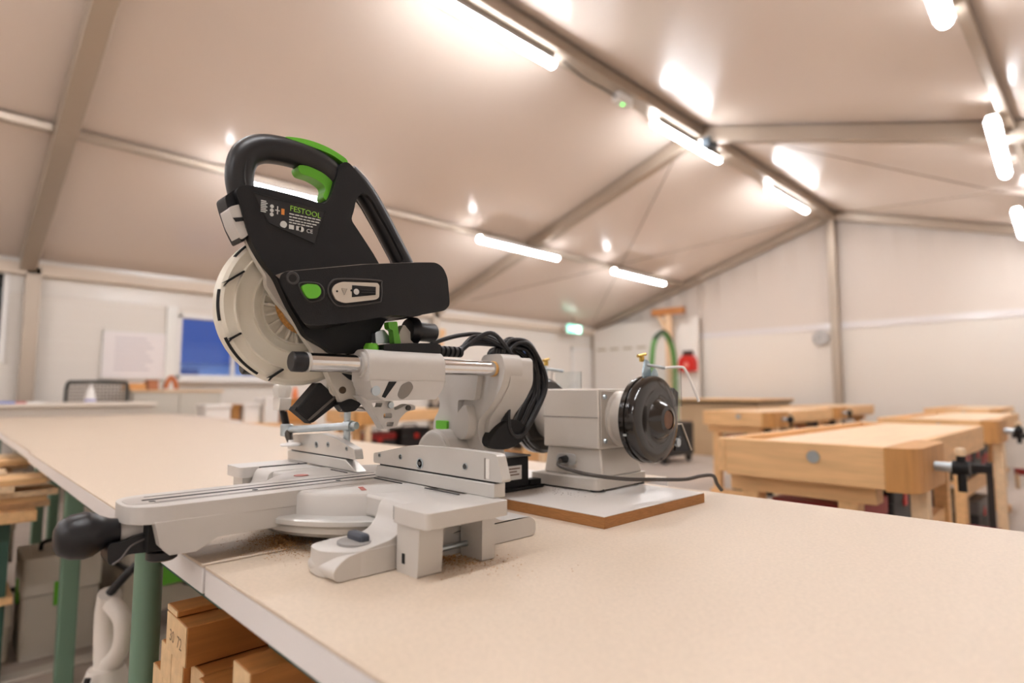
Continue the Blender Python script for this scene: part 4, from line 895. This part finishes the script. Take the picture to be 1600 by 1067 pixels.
for i, (y, z0, z1) in enumerate(((6.15, 1.72, 1.86), (6.55, 1.74, 2.2))):
    t = empty('wooden_mallet', (XL + .05, y, z0)); tag(t, ('short', 'long')[i] + ' wooden tool hanging on the left wall above the cable coil', 'mallet', 'wooden tools on the left wall')
    MB().box((-.03, -.045, 0), (.03, .045, z1 - z0)).build('tool_handle', BEECH, t, bev=.01)
    MB().box((-.035, -.09, (z1 - z0) * .8), (.035, .09, z1 - z0 + .03)).build('tool_head', BEECHX, t, bev=.01)
dr = empty('door_1', (XL, 10.35, 0)); struct(dr, 'plain pale door in the far left corner')
MB().box((.0, 0, 0), (.03, .62, 2.05)).build('door_leaf', PANELW, dr, bev=.004)
for a, c_ in (((0, -.05, 0), (.045, 0, 2.1)), ((0, .62, 0), (.045, .67, 2.1)), ((0, -.05, 2.05), (.045, .67, 2.1))): MB().box(a, c_).build('door_frame', WHITE, dr)
MB().tube([(.05, .06, 1.02), (.05, .16, 1.02)], .01, 8).build('door_handle', STEEL, dr)
w2 = empty('window_2', (XL, -.75, 1.45)); struct(w2, 'black night window at the left edge of the picture')
MB().box((0, 0, 0), (.02, 1.22, .95)).build('pane', mat('night_glass', (14, 15, 18), .1), w2)
for a, c_ in (((0, -.05, -.05), (.04, 1.27, 0)), ((0, -.05, .95), (.04, 1.27, 1.0)), ((0, -.05, 0), (.04, 0, .95)), ((0, 1.22, 0), (.04, 1.27, .95))): MB().box(a, c_).build('window_frame', WHITE, w2)
ck = empty('wall_clock', (-3.62, YB - .01, 2.03)); tag(ck, 'round white wall clock left of the gable post', 'clock')
MB().lathe([(.13, -.0), (.13, -.03), (.118, -.035), (.115, -.025)], axis='y', n=32).build('clock_rim', mat('clock_rim', (190, 186, 182), .35, .4), ck)
MB().lathe([(0, -.024), (.118, -.024), (.118, 0), (0, 0)], axis='y', n=32).build('clock_face', mat('clock_face', (238, 238, 240), .4), ck)
MB().box((-.004, -.028, -.01), (.004, -.026, .075)).build('clock_hand', DARK, ck)
MB().box((-.055, -.028, -.004), (.01, -.026, .004)).build('clock_hand', DARK, ck)
for k in range(12):
    a = k * math.pi / 6
    MB().box((.098 * math.sin(a) - .003, -.027, .098 * math.cos(a) - .006), (.098 * math.sin(a) + .003, -.0245, .098 * math.cos(a) + .006)).build('hour_mark', DARK, ck)
rb = empty('red_wall_unit', (-6.08, YB - .2, 1.5)); tag(rb, 'red wall unit with dark cap on the white partition', 'wall unit')
MB().prism(fillet([(-.18, .0), (.18, .0), (.18, .2), (.12, .32), (-.1, .32), (-.18, .22)], .03), -.14, 0, 'y').build('unit_body', RED, rb, bev=.02)
MB().box((-.09, -.12, .32), (.1, -.01, .42)).build('unit_cap', mat('cap_dark', (60, 40, 36), .5), rb, bev=.01)
MB().lathe([(0, -.146), (.05, -.146), (.05, -.14), (0, -.14)], (.0, 0, .13), 'y', 20).build('unit_emblem', mat('pale_red', (236, 150, 136), .5), rb)
ts = empty('timber_stand', (-6.36, YB - .5, 0)); tag(ts, 'wooden T-shaped stand before the white partition', 'stand')
MB().box((-.06, -.05, .05), (.06, .05, 2.66)).build('upright', mat('pale_timber', (222, 186, 148), .55, 0, .12, 4), ts, bev=.006)
MB().box((-.38, -.06, 2.66), (.36, .06, 2.8)).build('crossbar', mat('dark_timber', (176, 112, 58), .55, 0, .12, 4), ts, bev=.01)
MB().prism([(-.06, 2.3), (-.26, 2.66), (-.18, 2.66), (-.06, 2.44)], -.04, .04, 'y').build('brace', MATS['pale_timber'], ts, bev=.004)
MB().box((-.3, -.2, 0), (.3, .2, .05)).build('stand_foot', MATS['dark_timber'], ts)
hz = empty('dust_extractor', (-5.0, 8.23, 0)); tag(hz, 'dust extractor with tall green hose arch before the far gable', 'dust extractor')
hs = spl([(0, -.34, .62), (0, -.35, 1.2), (0, -.33, 1.6), (0, -.24, 1.88), (0, 0, 2.02), (0, .22, 1.88), (0, .32, 1.6), (0, .34, 1.2), (0, .33, .62)], 8)
MB().tube(hs, .042, 12).build('green_hose', mat('hose_green', (96, 150, 78), .5), hz, smooth=80)
MB().tube([(p[0], p[1], p[2] + .012) for p in hs[24:41]], .046, 12).build('hose_sleeve', mat('hose_dark', (52, 70, 44), .5), hz, smooth=80)
MB().box((-.25, -.45, .1), (.25, .45, .62)).build('extractor_body', mat('extractor_grey', (44, 42, 42), .5), hz, bev=.03)
for x in (-.2, .2):
    for y in (-.35, .35): MB().lathe([(0, -.025), (.06, -.025), (.06, .025), (0, .025)], (x, y, .06), 'x', 16).build('wheel', DKB, hz)

# ------------------------------------------------------------------ left foreground: offcut table, extractors under the tables
ot = empty('offcut_table', (-3.65, -.25, 0)); tag(ot, 'low wooden table heaped with offcuts at the left edge', 'table')
MB().box((-.8, -.75, .60), (.8, .55, .64)).build('table_top', BEECHX, ot, bev=.003)
for x in (-.7, .7):
    for y in (-.65, .45): MB().box((x - .03, y - .03, 0), (x + .03, y + .03, .60)).build('leg', LEGD, ot)
MB().box((-.75, -.7, .30), (.75, .5, .325)).build('lower_shelf', BEECHX, ot)
rnd = random.Random(21)
lays = ['bottom', 'second', 'third', 'fourth', 'top']
for k in range(5):
    for j in range(6):
        if k == 4 and j in (0, 3): continue
        w_ = rnd.uniform(.12, .22); L = rnd.uniform(.7, 1.15); h = .022
        x = -4.25 + j * .255 + rnd.uniform(-.01, .01)
        o = MB().box((-w_ / 2, -L / 2, 0), (w_ / 2, L / 2, h)).build('wood_offcut', PINEL if (j + k) % 3 else BEECH, loc=(x, -.22 + rnd.uniform(-.02, .1), .6405 + k * .0235), rot=(0, 0, rnd.uniform(-.03, .03)), bev=.002)
        tag(o, 'wooden offcut on the low table, %s layer, %s from the far end' % (lays[k], ('first', 'second', 'third', 'fourth', 'fifth', 'sixth')[j]), 'offcut', 'offcut boards on the low table')
def extractor(x, y, rz, label, h=.42, grp='dust extractors under the tables'):
    t = empty('vacuum_extractor', (x, y, 0), rz); tag(t, label, 'extractor', grp)
    BG = mat('vac_beige', (198, 188, 170), .5); LG = mat('vac_light', (226, 218, 206), .45)
    MB().prism(fillet([(-.19, .09), (.19, .09), (.2, .14), (.2, .26), (.18, .3), (-.18, .3), (-.2, .26), (-.2, .14)], .02), -.24, .24, 'y').build('tank', BG, t, bev=.015)
    MB().prism(rrect(-.185, -.235, .185, .235, .05), .302, h, 'z').build('motor_head', LG, t, bev=.02)
    MB().box((-.2, -.245, .292), (.2, .245, .308)).build('seal', DKB, t, bev=.004)
    MB().box((.2, -.06, .24), (.215, .06, .34)).build('latch', GREEN, t, bev=.004)
    MB().box((-.06, -.255, .2), (.06, -.24, .34)).build('latch', GREEN, t, bev=.004)
    MB().tube(spl([(-.14, -.1, h - .01), (-.14, -.08, h + .08), (-.14, .08, h + .08), (-.14, .1, h - .01)], 4), .014, 8).build('carry_handle', LG, t)
    for sx in (-1, 1):
        MB().lathe([(0, -.025), (.085, -.025), (.09, 0), (.085, .025), (0, .025)], (.21 * sx, .17, .09), 'x', 24).build('wheel', DKB, t)
        MB().lathe([(0, -.015), (.035, -.015), (.035, .015), (0, .015)], (.16 * sx, -.19, .035), 'x', 16).build('castor', DKB, t)
    MB().tube(spl([(.05, -.25, .2), (.1, -.34, .18), (.2, -.36, .06), (.3, -.3, .03), (.36, -.1, .03), (.3, .1, .03)], 6), .018, 10).build('suction_hose', DKB, t, smooth=80)
    return t
extractor(-3.35, .82, R(95), 'beige extractor on dark wheels between the two green legs', .46)
extractor(-4.5, .9, R(80), 'pale extractor farther back under the third table', .5)
for i, (x, y, z, l) in enumerate(((-3.2, .05, .327, 'pale tool box on the shelf under the offcuts, nearest'), (-3.65, .12, .327, 'pale tool box on the shelf under the offcuts, farther back'), (-3.35, .1, 0.001, 'beige tool box on the floor under the low table'))):
    toolcase(x, y, z, .36, .34, .22, l, mat('systainer_pale', (210, 202, 188), .5), mat('systainer_light', (222, 214, 200), .5), 'pale tool boxes under the low table', GREEN)
toolcase(-3.28, .43, .001, .3, .26, .4, 'pale rounded case with a green latch left of the square green leg', MATS['systainer_pale'], MATS['systainer_light'], 'pale tool boxes under the low table', GREEN)
# white hand-held sander hanging from its hose, next to the round green leg
hv = empty('hand_sander', (-2.06, .395, .0)); tag(hv, 'white upright sander with dark strap beside the round green leg', 'sander')
MB().lathe([(0, .0), (.08, 0), (.085, .02), (.08, .14), (.065, .24), (.045, .3), (0, .3)], (0, 0, 0.0), 'z', 24).build('sander_body', mat('sander_white', (230, 222, 212), .45), hv)
MB().tube(spl([(-.005, 0, .29), (-.03, 0, .36), (-.035, .0, .44), (-.01, 0, .5)], 5), [.03] * 16, 12).build('sander_handle', MATS['sander_white'], hv, smooth=80)
MB().tube(spl([(0, 0, .3), (.06, .02, .36), (.07, .02, .44), (.02, 0, .48)], 5), .024, 12).build('sander_grip', MATS['sander_white'], hv, smooth=80)
MB().tube(spl([(-.01, 0, .5), (.02, .04, .56), (.06, .1, .62), (.1, .2, .68)], 5), .012, 8).build('sander_hose', DKB, hv, smooth=80)
MB().tube(spl([(.045, -.05, .3), (.06, -.075, .2), (.075, -.08, .08), (.08, -.08, 0.02)], 5), .008, 8).build('dark_strap', DKB, hv, smooth=80)
MB().box((-.05, -.09, .05), (.0, -.08, .1)).build('green_badge', GREEN, hv, bev=.004)
# dark case with green end behind the round leg
gc = empty('green_end_case', (-1.62, .95, 0)); tag(gc, 'dark case with green panel under the second table', 'case')
MB().box((-.2, -.28, .001), (.2, .28, .5)).build('case_body', DKB, gc, bev=.01)
MB().box((.2, -.24, .3), (.21, .0, .46)).build('green_panel', GREEN, gc, bev=.004)
MB().box((-.2, -.288, .3), (.1, -.28, .46)).build('green_panel', GREEN, gc, bev=.004)
# cables and a floor strip
o = MB().tube(spl([(-4.6, -.6, .012), (-4.3, .0, .012), (-4.25, .42, .012), (-4.1, .62, .012), (-3.75, .6, .012)], 8), .012, 8).build('floor_cable', DKB, smooth=80); tag(o, 'dark cable curving over the floor towards the extractor', 'cable')
o = MB().box((-3.02, -2.2, 0), (-2.94, 1.6, .012)).build('floor_strip', mat('strip_pale', (206, 198, 186), .4), bev=.004); tag(o, 'pale cable cover strip lying on the floor behind the green leg', 'cable cover')
